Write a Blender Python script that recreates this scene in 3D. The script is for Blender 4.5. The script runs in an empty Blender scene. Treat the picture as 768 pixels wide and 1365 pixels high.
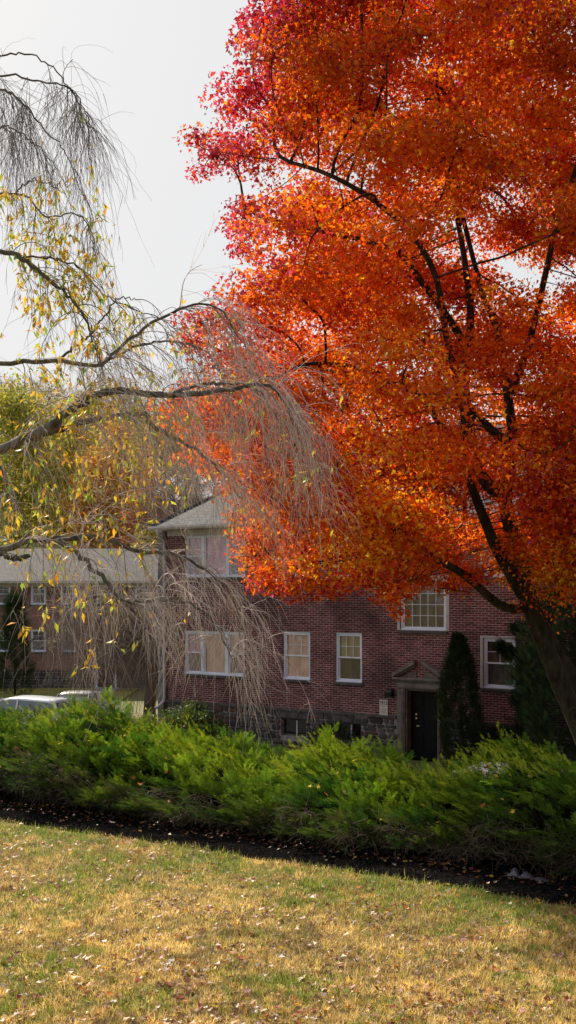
import bpy, math, random
import numpy as np
from mathutils import Vector, Matrix
R = math.radians
PI = math.pi
rng = np.random.default_rng(7)
random.seed(7)
scene = bpy.context.scene
COL = scene.collection

# ------------------------------------------------------------------ camera
CZ = 5.07                      # eye height above the door sill of the house
F = 1500.0; CXP = 384.0; HY = 785.0
cam_d = bpy.data.cameras.new('camera')
cam = bpy.data.objects.new('camera', cam_d); COL.objects.link(cam)
cam.location = (0, 0, CZ); cam.rotation_euler = (R(90), 0, 0)
cam_d.sensor_fit = 'VERTICAL'; cam_d.sensor_height = 36.0
cam_d.lens = 36.0 * F / 1365.0
cam_d.shift_y = (HY - 682.5) / 1365.0 * -1.0 * -1.0
cam_d.clip_start = 0.1; cam_d.clip_end = 5000
scene.camera = cam

# ------------------------------------------------------------------ sky, sun, exposure
SUN_EL, SUN_X, SUN_Y = 37.0, -0.53, 0.848      # towards the sun: behind the house, from the left
world = bpy.data.worlds.new("World"); scene.world = world
world.use_nodes = True
wn = world.node_tree; wn.nodes.clear()
sky = wn.nodes.new('ShaderNodeTexSky'); sky.sky_type = 'NISHITA'; sky.sun_disc = False
sky.sun_elevation = R(SUN_EL); sky.sun_rotation = math.atan2(SUN_X, SUN_Y)
sky.air_density = 1.0; sky.dust_density = 4.0; sky.ozone_density = 1.0
mixw = wn.nodes.new('ShaderNodeMix'); mixw.data_type = 'RGBA'
mixw.inputs[0].default_value = 0.86           # thin bright overcast in front of the blue
mixw.inputs[7].default_value = (8.1, 8.15, 8.25, 1)
bg = wn.nodes.new('ShaderNodeBackground'); bg.inputs[1].default_value = 0.062
wo = wn.nodes.new('ShaderNodeOutputWorld')
wn.links.new(sky.outputs[0], mixw.inputs[6]); wn.links.new(mixw.outputs[2], bg.inputs[0]); wn.links.new(bg.outputs[0], wo.inputs[0])
tcw = wn.nodes.new('ShaderNodeTexCoord'); dot = wn.nodes.new('ShaderNodeVectorMath'); dot.operation = 'DOT_PRODUCT'
dot.inputs[1].default_value = (SUN_X, SUN_Y, .25); wn.links.new(tcw.outputs['Generated'], dot.inputs[0])
cln = wn.nodes.new('ShaderNodeTexNoise'); cln.inputs['Scale'].default_value = 2.2; cln.inputs['Detail'].default_value = 5; wn.links.new(tcw.outputs['Generated'], cln.inputs['Vector'])
cla = wn.nodes.new('ShaderNodeMath'); cla.operation = 'MULTIPLY_ADD'; cla.inputs[1].default_value = .22; wn.links.new(cln.outputs[0], cla.inputs[0]); wn.links.new(dot.outputs['Value'], cla.inputs[2])
mr = wn.nodes.new('ShaderNodeMapRange'); mr.inputs['From Min'].default_value = -.25; mr.inputs['From Max'].default_value = .55; mr.inputs['To Min'].default_value = .40; mr.inputs['To Max'].default_value = .93
wn.links.new(cla.outputs[0], mr.inputs['Value']); wn.links.new(mr.outputs[0], mixw.inputs[0])
sun_d = bpy.data.lights.new('sun', 'SUN'); sun_d.energy = 5.0; sun_d.angle = R(0.6); sun_d.color = (1.0, 0.90, 0.74)
sun = bpy.data.objects.new('sun', sun_d); COL.objects.link(sun)
ce = math.cos(R(SUN_EL))
sun.rotation_euler = Vector((SUN_X * ce, SUN_Y * ce, math.sin(R(SUN_EL)))).to_track_quat('Z', 'Y').to_euler()
sun.location = (-20, 30, 40)
scene.view_settings.view_transform = 'Standard'; scene.view_settings.look = 'None'
scene.view_settings.exposure = 0.72; scene.view_settings.gamma = 1.0
scene.view_settings.use_curve_mapping = False
try:
    scene.cycles.max_bounces = 7; scene.cycles.diffuse_bounces = 3; scene.cycles.glossy_bounces = 3
    scene.cycles.transparent_max_bounces = 12; scene.cycles.transmission_bounces = 4
    scene.cycles.caustics_reflective = False; scene.cycles.caustics_refractive = False
except Exception: pass

# ------------------------------------------------------------------ helpers
def P(px, py, Y):
    """the point seen at photo pixel (px, py) at distance Y"""
    return np.array(((px - CXP) / F * Y, Y, CZ - (py - HY) / F * Y))

def tag(o, label=None, cat=None, group=None, kind=None):
    if label: o['label'] = label
    if cat: o['category'] = cat
    if group: o['group'] = group
    if kind: o['kind'] = kind
    return o

def empty(name, loc=(0, 0, 0), rz=0.0, parent=None):
    o = bpy.data.objects.new(name, None); COL.objects.link(o)
    o.location = loc; o.rotation_euler = (0, 0, rz); o.empty_display_size = 0.2
    if parent: o.parent = parent
    return o

def np_mesh(name, verts, polysets, cols=None, smooth=False):
    me = bpy.data.meshes.new(name)
    verts = np.asarray(verts, np.float32).reshape(-1, 3)
    polysets = [np.asarray(p, np.int32) for p in polysets if len(p)]
    nl = sum(p.size for p in polysets); npoly = sum(len(p) for p in polysets)
    me.vertices.add(len(verts)); me.vertices.foreach_set('co', verts.ravel())
    me.loops.add(nl); me.loops.foreach_set('vertex_index', np.concatenate([p.ravel() for p in polysets]))
    tot = np.concatenate([np.full(len(p), p.shape[1], np.int32) for p in polysets])
    st = np.concatenate(([0], np.cumsum(tot)[:-1])).astype(np.int32)
    me.polygons.add(npoly); me.polygons.foreach_set('loop_start', st); me.polygons.foreach_set('loop_total', tot)
    if smooth: me.polygons.foreach_set('use_smooth', np.ones(npoly, bool))
    me.update(calc_edges=True)
    if cols is not None:
        a = me.color_attributes.new('tint', 'FLOAT_COLOR', 'POINT')
        c = np.ones((len(verts), 4), np.float32); c[:, :3] = cols
        a.data.foreach_set('color', c.ravel())
    return me

def link(name, me, mat=None, parent=None, loc=None, rot=None):
    o = bpy.data.objects.new(name, me); COL.objects.link(o)
    if mat: me.materials.append(mat)
    if parent: o.parent = parent
    if loc is not None: o.location = loc
    if rot is not None: o.rotation_euler = rot
    return o

class MB:
    """collects boxes, bars and tubes and links them as one mesh"""
    def __init__(s): s.v = []; s.f = []; s.c = []; s.n = 0
    def add(s, v, f, col=(1, 1, 1)):
        v = [tuple(map(float, p)) for p in v]
        s.v += v; s.f += [tuple(i + s.n for i in q) for q in f]; s.c += [col] * len(v); s.n += len(v); return s
    def box(s, x0, x1, y0, y1, z0, z1, col=(1, 1, 1), bev=0.0):
        if bev <= 0:
            return s.add([(x, y, z) for z in (z0, z1) for y in (y0, y1) for x in (x0, x1)],
                         [(0, 2, 3, 1), (4, 5, 7, 6), (0, 1, 5, 4), (2, 6, 7, 3), (0, 4, 6, 2), (1, 3, 7, 5)], col)
        b = min(bev, (x1-x0)*.45, (y1-y0)*.45, (z1-z0)*.45)
        import bmesh
        bm = bmesh.new(); bmesh.ops.create_cube(bm, size=1)
        for v in bm.verts:
            v.co = ((x0+x1)/2 + v.co.x*(x1-x0), (y0+y1)/2 + v.co.y*(y1-y0), (z0+z1)/2 + v.co.z*(z1-z0))
        bmesh.ops.bevel(bm, geom=list(bm.edges), offset=b, segments=1, affect='EDGES')
        bm.verts.index_update()
        s.add([v.co[:] for v in bm.verts], [[v.index for v in f.verts] for f in bm.faces], col); bm.free(); return s
    def prism(s, poly, y0, y1, axis='y', col=(1, 1, 1)):
        """polygon in (a, b) swept along an axis"""
        n = len(poly)
        def m(a, b, t):
            return (a, t, b) if axis == 'y' else ((t, a, b) if axis == 'x' else (a, b, t))
        v = [m(a, b, y0) for a, b in poly] + [m(a, b, y1) for a, b in poly]
        f = [tuple(range(n)), tuple(range(2*n-1, n-1, -1))] + [(i, i+n, (i+1) % n + n, (i+1) % n) for i in range(n)]
        return s.add(v, f, col)
    def tube(s, pts, rad, sides=8, col=(1, 1, 1), cap=True):
        v, q = tube_arrays(np.array(pts, float), np.array(rad, float) if np.ndim(rad) else np.full(len(pts), float(rad)), sides)
        f = [tuple(x) for x in q]
        if cap: f += [tuple(range(sides-1, -1, -1)), tuple(range(len(v)-sides, len(v)))]
        return s.add(v, f, col)
    def build(s, name, mat, parent=None, tint=False, smooth=False, loc=None, rot=None):
        me = bpy.data.meshes.new(name); me.from_pydata(s.v, [], s.f)
        import bmesh
        bm = bmesh.new(); bm.from_mesh(me); bmesh.ops.recalc_face_normals(bm, faces=bm.faces); bm.to_mesh(me); bm.free()
        if tint:
            a = me.color_attributes.new('tint', 'FLOAT_COLOR', 'POINT')
            c = np.ones((len(s.v), 4), np.float32); c[:, :3] = s.c
            a.data.foreach_set('color', c.ravel())
        if smooth: me.polygons.foreach_set('use_smooth', np.ones(len(me.polygons), bool))
        return link(name, me, mat, parent, loc, rot)

def tube_arrays(pts, rad, sides=6, lump=0.0):
    n = len(pts)
    t = np.gradient(pts, axis=0); t /= np.linalg.norm(t, axis=1)[:, None] + 1e-9
    ref = np.array((0.13, 0.31, 0.94)) if abs(t[:, 2]).mean() < 0.8 else np.array((0.95, 0.2, 0.1))
    a = np.cross(t, ref); a /= np.linalg.norm(a, axis=1)[:, None] + 1e-9
    b = np.cross(t, a)
    ang = np.arange(sides) / sides * 2 * PI
    rr = rad[:, None] * (1 + lump * rng.uniform(-1, 1, (n, sides)))
    v = pts[:, None, :] + rr[:, :, None] * (np.cos(ang)[None, :, None] * a[:, None, :] + np.sin(ang)[None, :, None] * b[:, None, :])
    i = np.arange(n - 1)[:, None] * sides; j = np.arange(sides)[None, :]; k = (j + 1) % sides
    q = np.stack((i + j, i + k, i + sides + k, i + sides + j), -1).reshape(-1, 4)
    return v.reshape(-1, 3), q

class NB:
    """fast collector for thousands of tubes and leaves"""
    def __init__(s): s.v = []; s.q = []; s.t = []; s.c = []; s.n = 0
    def put(s, v, q=None, t=None, col=None):
        s.v.append(v)
        if q is not None: s.q.append(q + s.n)
        if t is not None: s.t.append(t + s.n)
        if col is not None: s.c.append(np.broadcast_to(col, v.shape))
        s.n += len(v)
    def tube(s, pts, rad, sides=5, lump=0.0, col=None):
        v, q = tube_arrays(np.asarray(pts, float), np.asarray(rad, float), sides, lump); s.put(v, q, col=col)
    def build(s, name, mat, parent=None, smooth=False):
        ps = []
        if s.q: ps.append(np.concatenate(s.q))
        if s.t: ps.append(np.concatenate(s.t))
        me = np_mesh(name, np.concatenate(s.v), ps, np.concatenate(s.c) if s.c else None, smooth)
        return link(name, me, mat, parent)

def smooth_line(ctrl, n):
    """Catmull-Rom through the control points"""
    c = np.asarray(ctrl, float); m = len(c)
    ext = np.vstack((2*c[0]-c[1], c, 2*c[-1]-c[-2]))
    out = []
    for u in np.linspace(0, m-1-1e-6, n):
        i = int(u); t = u - i; p0, p1, p2, p3 = ext[i:i+4]
        out.append(.5*((2*p1)+(-p0+p2)*t+(2*p0-5*p1+4*p2-p3)*t*t+(-p0+3*p1-3*p2+p3)*t**3))
    return np.array(out)

def rand_frames(n, down=0.0, updir=None):
    """random orthonormal frames (n,3,3): columns x (width), y (length), z (normal)"""
    nz = rng.normal(size=(n, 3)); nz /= np.linalg.norm(nz, axis=1)[:, None]
    if updir is not None: nz = nz + updir; nz /= np.linalg.norm(nz, axis=1)[:, None]
    y = rng.normal(size=(n, 3)); y[:, 2] -= down
    y -= (y*nz).sum(1)[:, None]*nz; y /= np.linalg.norm(y, axis=1)[:, None]
    x = np.cross(y, nz)
    return np.stack((x, y, nz), -1)

def leaves_at(nb, pos, size, cols, frames, shape):
    """shape = (verts (k,3), quads, tris)"""
    V, Q, T = shape
    k = len(V); n = len(pos)
    v = np.einsum('nij,kj->nki', frames, V) * size[:, None, None] + pos[:, None, :]
    off = (np.arange(n)*k)[:, None, None]
    nb.put(v.reshape(-1, 3), (Q[None]+off).reshape(-1, Q.shape[1]) if Q is not None else None,
           (T[None]+off).reshape(-1, 3) if T is not None else None,
           np.repeat(cols, k, axis=0))

MAPLE = (np.array([(0, 0, 0), (-.48, .30, .10), (-.20, .48, .03), (0, 1, -.06), (.20, .48, .03), (.48, .30, .10)]),
         np.array([(0, 3, 2, 1), (0, 5, 4, 3)]), None)
LANCE = (np.array([(0, 0, 0), (-.17, .42, .05), (0, 1, -.10), (.17, .42, .05)]), np.array([(0, 1, 2, 3)]), None)
OVAL = (np.array([(0, 0, 0), (-.30, .45, .08), (0, 1, 0), (.30, .45, .08)]), np.array([(0, 1, 2, 3)]), None)

def palette(n, cols, w, jit=0.18):
    c = np.array(cols)[rng.choice(len(cols), n, p=np.array(w)/np.sum(w))]
    return np.clip(c * (1 + rng.uniform(-jit, jit, (n, 1))) * (1 + rng.uniform(-jit*.5, jit*.5, (n, 3))), 0, 1)

# ------------------------------------------------------------------ materials
def new_mat(name):
    m = bpy.data.materials.new(name); m.use_nodes = True
    nt = m.node_tree; b = nt.nodes['Principled BSDF']; return m, nt, b

def noise(nt, scale, detail=4, rough=.55, coord='Object', vec=None, stretch=None):
    n = nt.nodes.new('ShaderNodeTexNoise'); n.inputs['Scale'].default_value = scale
    n.inputs['Detail'].default_value = detail; n.inputs['Roughness'].default_value = rough
    if vec is None:
        tc = nt.nodes.new('ShaderNodeTexCoord'); vec = tc.outputs[coord]
    if stretch:
        mp = nt.nodes.new('ShaderNodeMapping'); mp.inputs['Scale'].default_value = stretch
        nt.links.new(vec, mp.inputs[0]); vec = mp.outputs[0]
    nt.links.new(vec, n.inputs['Vector'])
    return n.outputs[0]

def ramp(nt, fac, stops):
    r = nt.nodes.new('ShaderNodeValToRGB'); e = r.color_ramp.elements
    while len(e) < len(stops): e.new(.5)
    for i, (p, c) in enumerate(stops): e[i].position = p; e[i].color = (*c, 1)
    nt.links.new(fac, r.inputs[0]); return r.outputs[0]

def mixc(nt, a, b, fac, mode='MIX'):
    m = nt.nodes.new('ShaderNodeMix'); m.data_type = 'RGBA'; m.blend_type = mode
    for s, x in ((0, fac), (6, a), (7, b)):
        if isinstance(x, (int, float)): m.inputs[s].default_value = x
        elif isinstance(x, tuple): m.inputs[s].default_value = (*x, 1)
        else: nt.links.new(x, m.inputs[s])
    return m.outputs[2]

def bump(nt, b, h, strength=.5, dist=.02):
    n = nt.nodes.new('ShaderNodeBump'); n.inputs['Strength'].default_value = strength; n.inputs['Distance'].default_value = dist
    nt.links.new(h, n.inputs['Height']); nt.links.new(n.outputs[0], b.inputs['Normal'])

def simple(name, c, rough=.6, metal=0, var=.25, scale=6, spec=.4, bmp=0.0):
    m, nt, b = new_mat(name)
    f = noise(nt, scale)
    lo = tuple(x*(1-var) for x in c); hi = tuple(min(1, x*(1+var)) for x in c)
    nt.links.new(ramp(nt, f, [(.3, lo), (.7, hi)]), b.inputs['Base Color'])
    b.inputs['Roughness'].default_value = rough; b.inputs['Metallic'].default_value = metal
    b.inputs['Specular IOR Level'].default_value = spec
    if bmp: bump(nt, b, noise(nt, scale*6), bmp, .01)
    return m

def leaf_mat(name, trans=.45, gloss=.08, warm=(1, 1, 1)):
    """colour from the per-leaf tint; light passes through the blade"""
    m = bpy.data.materials.new(name); m.use_nodes = True; nt = m.node_tree; nt.nodes.clear()
    at = nt.nodes.new('ShaderNodeAttribute'); at.attribute_name = 'tint'
    d = nt.nodes.new('ShaderNodeBsdfDiffuse'); t = nt.nodes.new('ShaderNodeBsdfTranslucent')
    g = nt.nodes.new('ShaderNodeBsdfGlossy'); g.inputs['Roughness'].default_value = .45
    tc = mixc(nt, at.outputs['Color'], warm, 1.0, 'MULTIPLY')
    nt.links.new(at.outputs['Color'], d.inputs[0]); nt.links.new(tc, t.inputs[0])
    m1 = nt.nodes.new('ShaderNodeMixShader'); m1.inputs[0].default_value = trans
    nt.links.new(d.outputs[0], m1.inputs[1]); nt.links.new(t.outputs[0], m1.inputs[2])
    m2 = nt.nodes.new('ShaderNodeMixShader'); m2.inputs[0].default_value = gloss
    nt.links.new(m1.outputs[0], m2.inputs[1]); nt.links.new(g.outputs[0], m2.inputs[2])
    o = nt.nodes.new('ShaderNodeOutputMaterial'); nt.links.new(m2.outputs[0], o.inputs[0]); return m

def tint_mat(name, rough=.8, spec=.2, nscale=0, var=.3, bmp=0.0):
    m, nt, b = new_mat(name)
    at = nt.nodes.new('ShaderNodeAttribute'); at.attribute_name = 'tint'
    c = at.outputs['Color']
    if nscale:
        f = noise(nt, nscale); c = mixc(nt, c, ramp(nt, f, [(.3, (1-var,)*3), (.7, (1, 1, 1))]), 1.0, 'MULTIPLY')
        if bmp: bump(nt, b, f, bmp, .02)
    nt.links.new(c, b.inputs['Base Color']); b.inputs['Roughness'].default_value = rough
    b.inputs['Specular IOR Level'].default_value = spec; return m

def bark_mat(name, lo, hi, scale=9):
    m, nt, b = new_mat(name)
    f = noise(nt, scale, 6, .65, stretch=(1, 1, .22)); g = noise(nt, scale*.25, 3)
    c = mixc(nt, ramp(nt, f, [(.32, lo), (.68, hi)]), ramp(nt, g, [(.35, (.6, .62, .58)), (.65, (1, 1, 1))]), 1.0, 'MULTIPLY')
    nt.links.new(c, b.inputs['Base Color']); b.inputs['Roughness'].default_value = .9; b.inputs['Specular IOR Level'].default_value = .15
    bump(nt, b, f, .9, .03); return m

M = {}
M['white'] = simple('white_paint', (.66, .71, .84), .45, var=.08, scale=3)
M['cream'] = simple('weathered_cream_paint', (.42, .40, .40), .6, var=.2, scale=4)
M['limestone'] = simple('carved_stone', (.15, .132, .12), .85, var=.35, scale=5, bmp=.3)
M['slate_sill'] = simple('dark_sill_stone', (.075, .07, .068), .85, var=.35, scale=7, bmp=.3)
M['black_paint'] = simple('black_door_paint', (.004, .005, .006), .5, var=.2, spec=.15)
M['black_metal'] = simple('black_metal', (.01, .01, .011), .4, var=.1)
M['brass'] = simple('brass', (.7, .6, .45), .3, 1, var=.1)
M['downpipe'] = simple('downpipe_metal', (.42, .43, .50), .5, var=.12, scale=5)
M['interior'] = simple('dark_room', (.012, .011, .012), .9, var=.2)
M['rubber'] = simple('rubber', (.02, .02, .02), .8, var=.1)
M['chrome'] = simple('chrome', (.7, .7, .72), .2, 1, var=.05)
M['concrete'] = simple('concrete', (.36, .35, .34), .9, var=.15, scale=3, bmp=.2)
M['asphalt'] = simple('asphalt', (.055, .055, .058), .9, var=.25, scale=9, bmp=.3)
M['sign'] = simple('sign_board', (.55, .50, .48), .6, var=.08, scale=8)
M['sign_ink'] = simple('sign_ink', (.03, .025, .03), .7, var=.05)
M['plastic_bag'] = simple('plastic_film', (.10, .10, .12), .35, var=.2, scale=14)  # pale film darkened: the hedge's shade is put into its colour
M['bark_dark'] = bark_mat('maple_bark', (.020, .015, .011), (.10, .082, .064), 11)
M['bark_grey'] = bark_mat('weeping_bark', (.075, .062, .052), (.30, .26, .225), 16)
M['bark_far'] = simple('far_bark', (.15, .125, .11), .9, var=.4, scale=2)
M['twig'] = tint_mat('twig_bark', .8)
M['dead_twig'] = simple('dead_twig', (.085, .06, .045), .9, var=.4, scale=10)
M['leaf_maple'] = leaf_mat('maple_leaf', .54, .02, (1.0, .95, .75))
M['leaf_yellow'] = leaf_mat('weeping_leaf', .45, .06)
M['leaf_far'] = leaf_mat('far_leaf', .4, .03)
M['needle'] = leaf_mat('juniper_needle', .30, .0, (1.0, 1.0, .5))
M['needle_dark'] = leaf_mat('dark_needle', .2, .03)
M['grass'] = leaf_mat('grass_blade', .45, .05)
M['litter'] = leaf_mat('fallen_leaf', .35, .05)

def pane_mat(name, tint=(.02, .02, .025), mixv=.16):
    m = bpy.data.materials.new(name); m.use_nodes = True; nt = m.node_tree; nt.nodes.clear()
    t = nt.nodes.new('ShaderNodeBsdfTransparent'); t.inputs[0].default_value = (.95, .96, .97, 1)
    g = nt.nodes.new('ShaderNodeBsdfGlossy'); g.inputs['Roughness'].default_value = .03
    fr = nt.nodes.new('ShaderNodeLayerWeight'); fr.inputs[0].default_value = .32
    ad = nt.nodes.new('ShaderNodeMath'); ad.operation = 'ADD'; ad.inputs[1].default_value = mixv*.5; ad.use_clamp = True
    mu = nt.nodes.new('ShaderNodeMath'); mu.operation = 'MULTIPLY'; mu.inputs[1].default_value = .5
    nt.links.new(fr.outputs['Fresnel'], mu.inputs[0]); nt.links.new(mu.outputs[0], ad.inputs[0])
    mx = nt.nodes.new('ShaderNodeMixShader'); nt.links.new(ad.outputs[0], mx.inputs[0])
    nt.links.new(t.outputs[0], mx.inputs[1]); nt.links.new(g.outputs[0], mx.inputs[2])
    b = nt.nodes.new('ShaderNodeBump'); b.inputs['Strength'].default_value = .25; b.inputs['Distance'].default_value = .02
    nt.links.new(noise(nt, 1.6, 2), b.inputs['Height']); nt.links.new(b.outputs[0], g.inputs['Normal'])
    o = nt.nodes.new('ShaderNodeOutputMaterial'); nt.links.new(mx.outputs[0], o.inputs[0]); return m
M['pane'] = pane_mat('window_glass')

def curtain_mat(name, a, bb):  # fabric tones; some also carry colours reflected in the panes
    m, nt, b = new_mat(name)
    f = noise(nt, 5, 3, .5, stretch=(1.4, 1, .5)); nt.links.new(ramp(nt, f, [(.35, a), (.65, bb)]), b.inputs['Base Color'])
    b.inputs['Roughness'].default_value = .9; return m
M['curtain_pink'] = curtain_mat('pink_curtain', (.74, .38, .52), (.95, .60, .74))
M['curtain_peach_reflection'] = curtain_mat('peach_curtain_reflection', (.80, .48, .38), (1.0, .74, .64))
M['curtain_straw_reflection'] = curtain_mat('straw_reflection', (.42, .30, .20), (.50, .46, .22))
M['curtain_grey'] = curtain_mat('grey_blind', (.10, .10, .09), (.17, .16, .14))
M['curtain_olive'] = curtain_mat('olive_blind_reflection', (.06, .065, .045), (.17, .11, .07))
M['curtain_mauve'] = curtain_mat('mauve_screen', (.16, .13, .17), (.26, .20, .26))

def brick_mat(name, c1, c2, mortar, bw=.215, bh=.0677, ms=.009, dark=.4, hdg=True):
    m, nt, b = new_mat(name)
    tc = nt.nodes.new('ShaderNodeTexCoord'); sp = nt.nodes.new('ShaderNodeSeparateXYZ'); nt.links.new(tc.outputs['Object'], sp.inputs[0])
    ad = nt.nodes.new('ShaderNodeMath'); nt.links.new(sp.outputs[0], ad.inputs[0]); nt.links.new(sp.outputs[1], ad.inputs[1])
    cb = nt.nodes.new('ShaderNodeCombineXYZ'); nt.links.new(ad.outputs[0], cb.inputs[0]); nt.links.new(sp.outputs[2], cb.inputs[1])
    br = nt.nodes.new('ShaderNodeTexBrick'); nt.links.new(cb.outputs[0], br.inputs['Vector'])
    br.inputs['Scale'].default_value = 1; br.inputs['Brick Width'].default_value = bw; br.inputs['Row Height'].default_value = bh
    br.inputs['Mortar Size'].default_value = ms; br.inputs['Mortar Smooth'].default_value = .1; br.inputs['Bias'].default_value = 0
    br.inputs['Color1'].default_value = (*c1, 1); br.inputs['Color2'].default_value = (*c2, 1); br.inputs['Mortar'].default_value = (*mortar, 1)
    v = noise(nt, 9, 5, .6, vec=cb.outputs[0], stretch=(.35, 1.6, 1)); w = noise(nt, .55, 4, .6, vec=cb.outputs[0])
    c = mixc(nt, br.outputs[0], ramp(nt, v, [(.35, (dark,)*3), (.6, (1.1, 1.05, 1.05))]), .75, 'MULTIPLY')
    c = mixc(nt, c, ramp(nt, w, [(.36, (.42, .40, .44)), (.58, (1.15, 1.1, 1.1))]), .9, 'MULTIPLY')
    nt.links.new(c, b.inputs['Base Color']); b.inputs['Roughness'].default_value = .88; b.inputs['Specular IOR Level'].default_value = .2
    inv = nt.nodes.new('ShaderNodeMath'); inv.operation = 'SUBTRACT'; inv.inputs[0].default_value = 1; nt.links.new(br.outputs[1], inv.inputs[1])
    bump(nt, b, inv.outputs[0], .6, .012); return m
M['brick'] = brick_mat('red_brick', (.17, .043, .048), (.085, .028, .034), (.36, .275, .27), ms=.011)
M['brick_far'] = brick_mat('far_brick', (.27, .115, .09), (.18, .08, .07), (.34, .27, .24), dark=.75)

def shingle_mat(name, base, scale=1.0):
    m, nt, b = new_mat(name)
    tc = nt.nodes.new('ShaderNodeTexCoord'); sp = nt.nodes.new('ShaderNodeSeparateXYZ'); nt.links.new(tc.outputs['Object'], sp.inputs[0])
    ad = nt.nodes.new('ShaderNodeMath'); nt.links.new(sp.outputs[0], ad.inputs[0]); nt.links.new(sp.outputs[1], ad.inputs[1])
    cb = nt.nodes.new('ShaderNodeCombineXYZ'); nt.links.new(ad.outputs[0], cb.inputs[0]); nt.links.new(sp.outputs[2], cb.inputs[1])
    br = nt.nodes.new('ShaderNodeTexBrick'); nt.links.new(cb.outputs[0], br.inputs['Vector'])
    br.inputs['Scale'].default_value = scale; br.inputs['Brick Width'].default_value = .30; br.inputs['Row Height'].default_value = .11
    br.inputs['Mortar Size'].default_value = .008; br.inputs['Mortar Smooth'].default_value = .3
    br.inputs['Color1'].default_value = (*base, 1); br.inputs['Color2'].default_value = (*[x*.6 for x in base], 1)
    br.inputs['Mortar'].default_value = (*[x*.3 for x in base], 1)
    c = mixc(nt, br.outputs[0], ramp(nt, noise(nt, 2.5, 5), [(.3, (.7, .72, .75)), (.7, (1.1, 1.1, 1.1))]), .8, 'MULTIPLY')
    nt.links.new(c, b.inputs['Base Color']); b.inputs['Roughness'].default_value = .85
    inv = nt.nodes.new('ShaderNodeMath'); inv.operation = 'SUBTRACT'; inv.inputs[0].default_value = 1; nt.links.new(br.outputs[1], inv.inputs[1])
    bump(nt, b, inv.outputs[0], .6, .02); return m
M['shingle'] = shingle_mat('grey_shingles', (.062, .078, .105))
M['shingle_far'] = shingle_mat('pale_grey_shingles', (.075, .072, .076))

# ------------------------------------------------------------------ the ground
NW = np.array((.5635, .8261))           # the slope, the hedge and the house front all face this way
EW = np.array((.8261, -.5635))          # ... and run along this one
def sstep(t): t = np.clip(t, 0, 1); return t*t*(3-2*t)
def ground_z(X, Y):
    X = np.asarray(X, float); Y = np.asarray(Y, float)
    w = NW[0]*X + NW[1]*Y
    zl = CZ - 3.1 - .0265*np.clip(Y, -5, 24) + .02*np.sin(X*1.3+.6)*np.sin(Y*1.1)
    z0 = -1.0*sstep((Y-X*.3-43)/22) + 20*sstep((Y-82)/95)
    return zl + (z0 - zl)*sstep((w-16.8)/6.0)

def sheet(xs, ys, dz=0.0, fn=None):
    X, Y = np.meshgrid(xs, ys); 
    if fn: X, Y = fn(X, Y)
    Z = ground_z(X, Y) + dz
    v = np.stack((X, Y, Z), -1).reshape(-1, 3); nx = len(xs); ny = len(ys)
    i = np.arange(ny-1)[:, None]*nx; j = np.arange(nx-1)[None]
    return v, np.stack((i+j, i+j+1, i+nx+j+1, i+nx+j), -1).reshape(-1, 4)

def ground_material():
    m, nt, b = new_mat('lawn_soil')
    a = noise(nt, .35, 4); c = noise(nt, 14, 5)
    k = mixc(nt, ramp(nt, a, [(.35, (.16, .125, .05)), (.65, (.11, .13, .03))]), ramp(nt, c, [(.3, (.45, .42, .4)), (.7, (1.2, 1.15, 1))]), .8, 'MULTIPLY')
    nt.links.new(k, b.inputs['Base Color']); b.inputs['Roughness'].default_value = .95; bump(nt, b, c, .8, .03); return m
xs = np.concatenate((-np.geomspace(3000, 62, 14), np.arange(-60, 60.1, 1.0), np.geomspace(62, 3000, 14)))
ys = np.concatenate((-np.geomspace(500, 22, 6), np.arange(-20, 5, 1.0), np.arange(5, 30, .5), np.arange(30, 130.1, 1.0), np.geomspace(132, 4000, 16)))
v, q = sheet(xs, ys); M['ground'] = ground_material()
tag(link('ground', np_mesh('ground', v, [q], smooth=True), M['ground']), kind='structure')

def strip(name, u0, u1, w0, w1, dz, mat, nu=60, nw=12):
    v, q = sheet(np.linspace(u0, u1, nu), np.linspace(w0, w1, nw), dz, lambda U, W: (EW[0]*U+NW[0]*W, EW[1]*U+NW[1]*W))
    return tag(link(name, np_mesh(name, v, [q], smooth=True), mat), kind='structure')
def mulch_material():
    m, nt, b = new_mat('dark_mulch')  # black mulch, darkened further to stand for the hedge's shadow
    c = noise(nt, 26, 6, .7); nt.links.new(ramp(nt, c, [(.35, (.004, .004, .005)), (.7, (.020, .017, .016))]), b.inputs['Base Color'])
    b.inputs['Roughness'].default_value = 1; b.inputs['Specular IOR Level'].default_value = 0; bump(nt, b, c, 1, .05); return m
M['mulch'] = mulch_material()
W_EDGE = 11.75
strip('mulch_bed', -22, 14, W_EDGE, 17.2, .015, M['mulch'], 90, 30)
strip('driveway', -40, 14, 22.4, 27.0, .045, M['asphalt'], 80, 10)
for nm_, w_ in (('kerb', 22.25),):
    mb = MB()
    for i in range(44):
        u0 = -32 + i; c0 = EW*u0 + NW*w_; c1 = EW*(u0+.99) + NW*w_; d = NW*.15
        z0 = float(ground_z(*c0)); z1 = float(ground_z(*c1))
        pts = [(*c0, z0-.1), (*c1, z1-.1), (*(c1+d), z1-.1), (*(c0+d), z0-.1), (*c0, z0+.13), (*c1, z1+.13), (*(c1+d), z1+.13), (*(c0+d), z0+.13)]
        mb.add(pts, [(0, 3, 2, 1), (4, 5, 6, 7), (0, 1, 5, 4), (1, 2, 6, 5), (2, 3, 7, 6), (3, 0, 4, 7)])
    tag(mb.build('kerb', M['concrete']), kind='structure')
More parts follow.
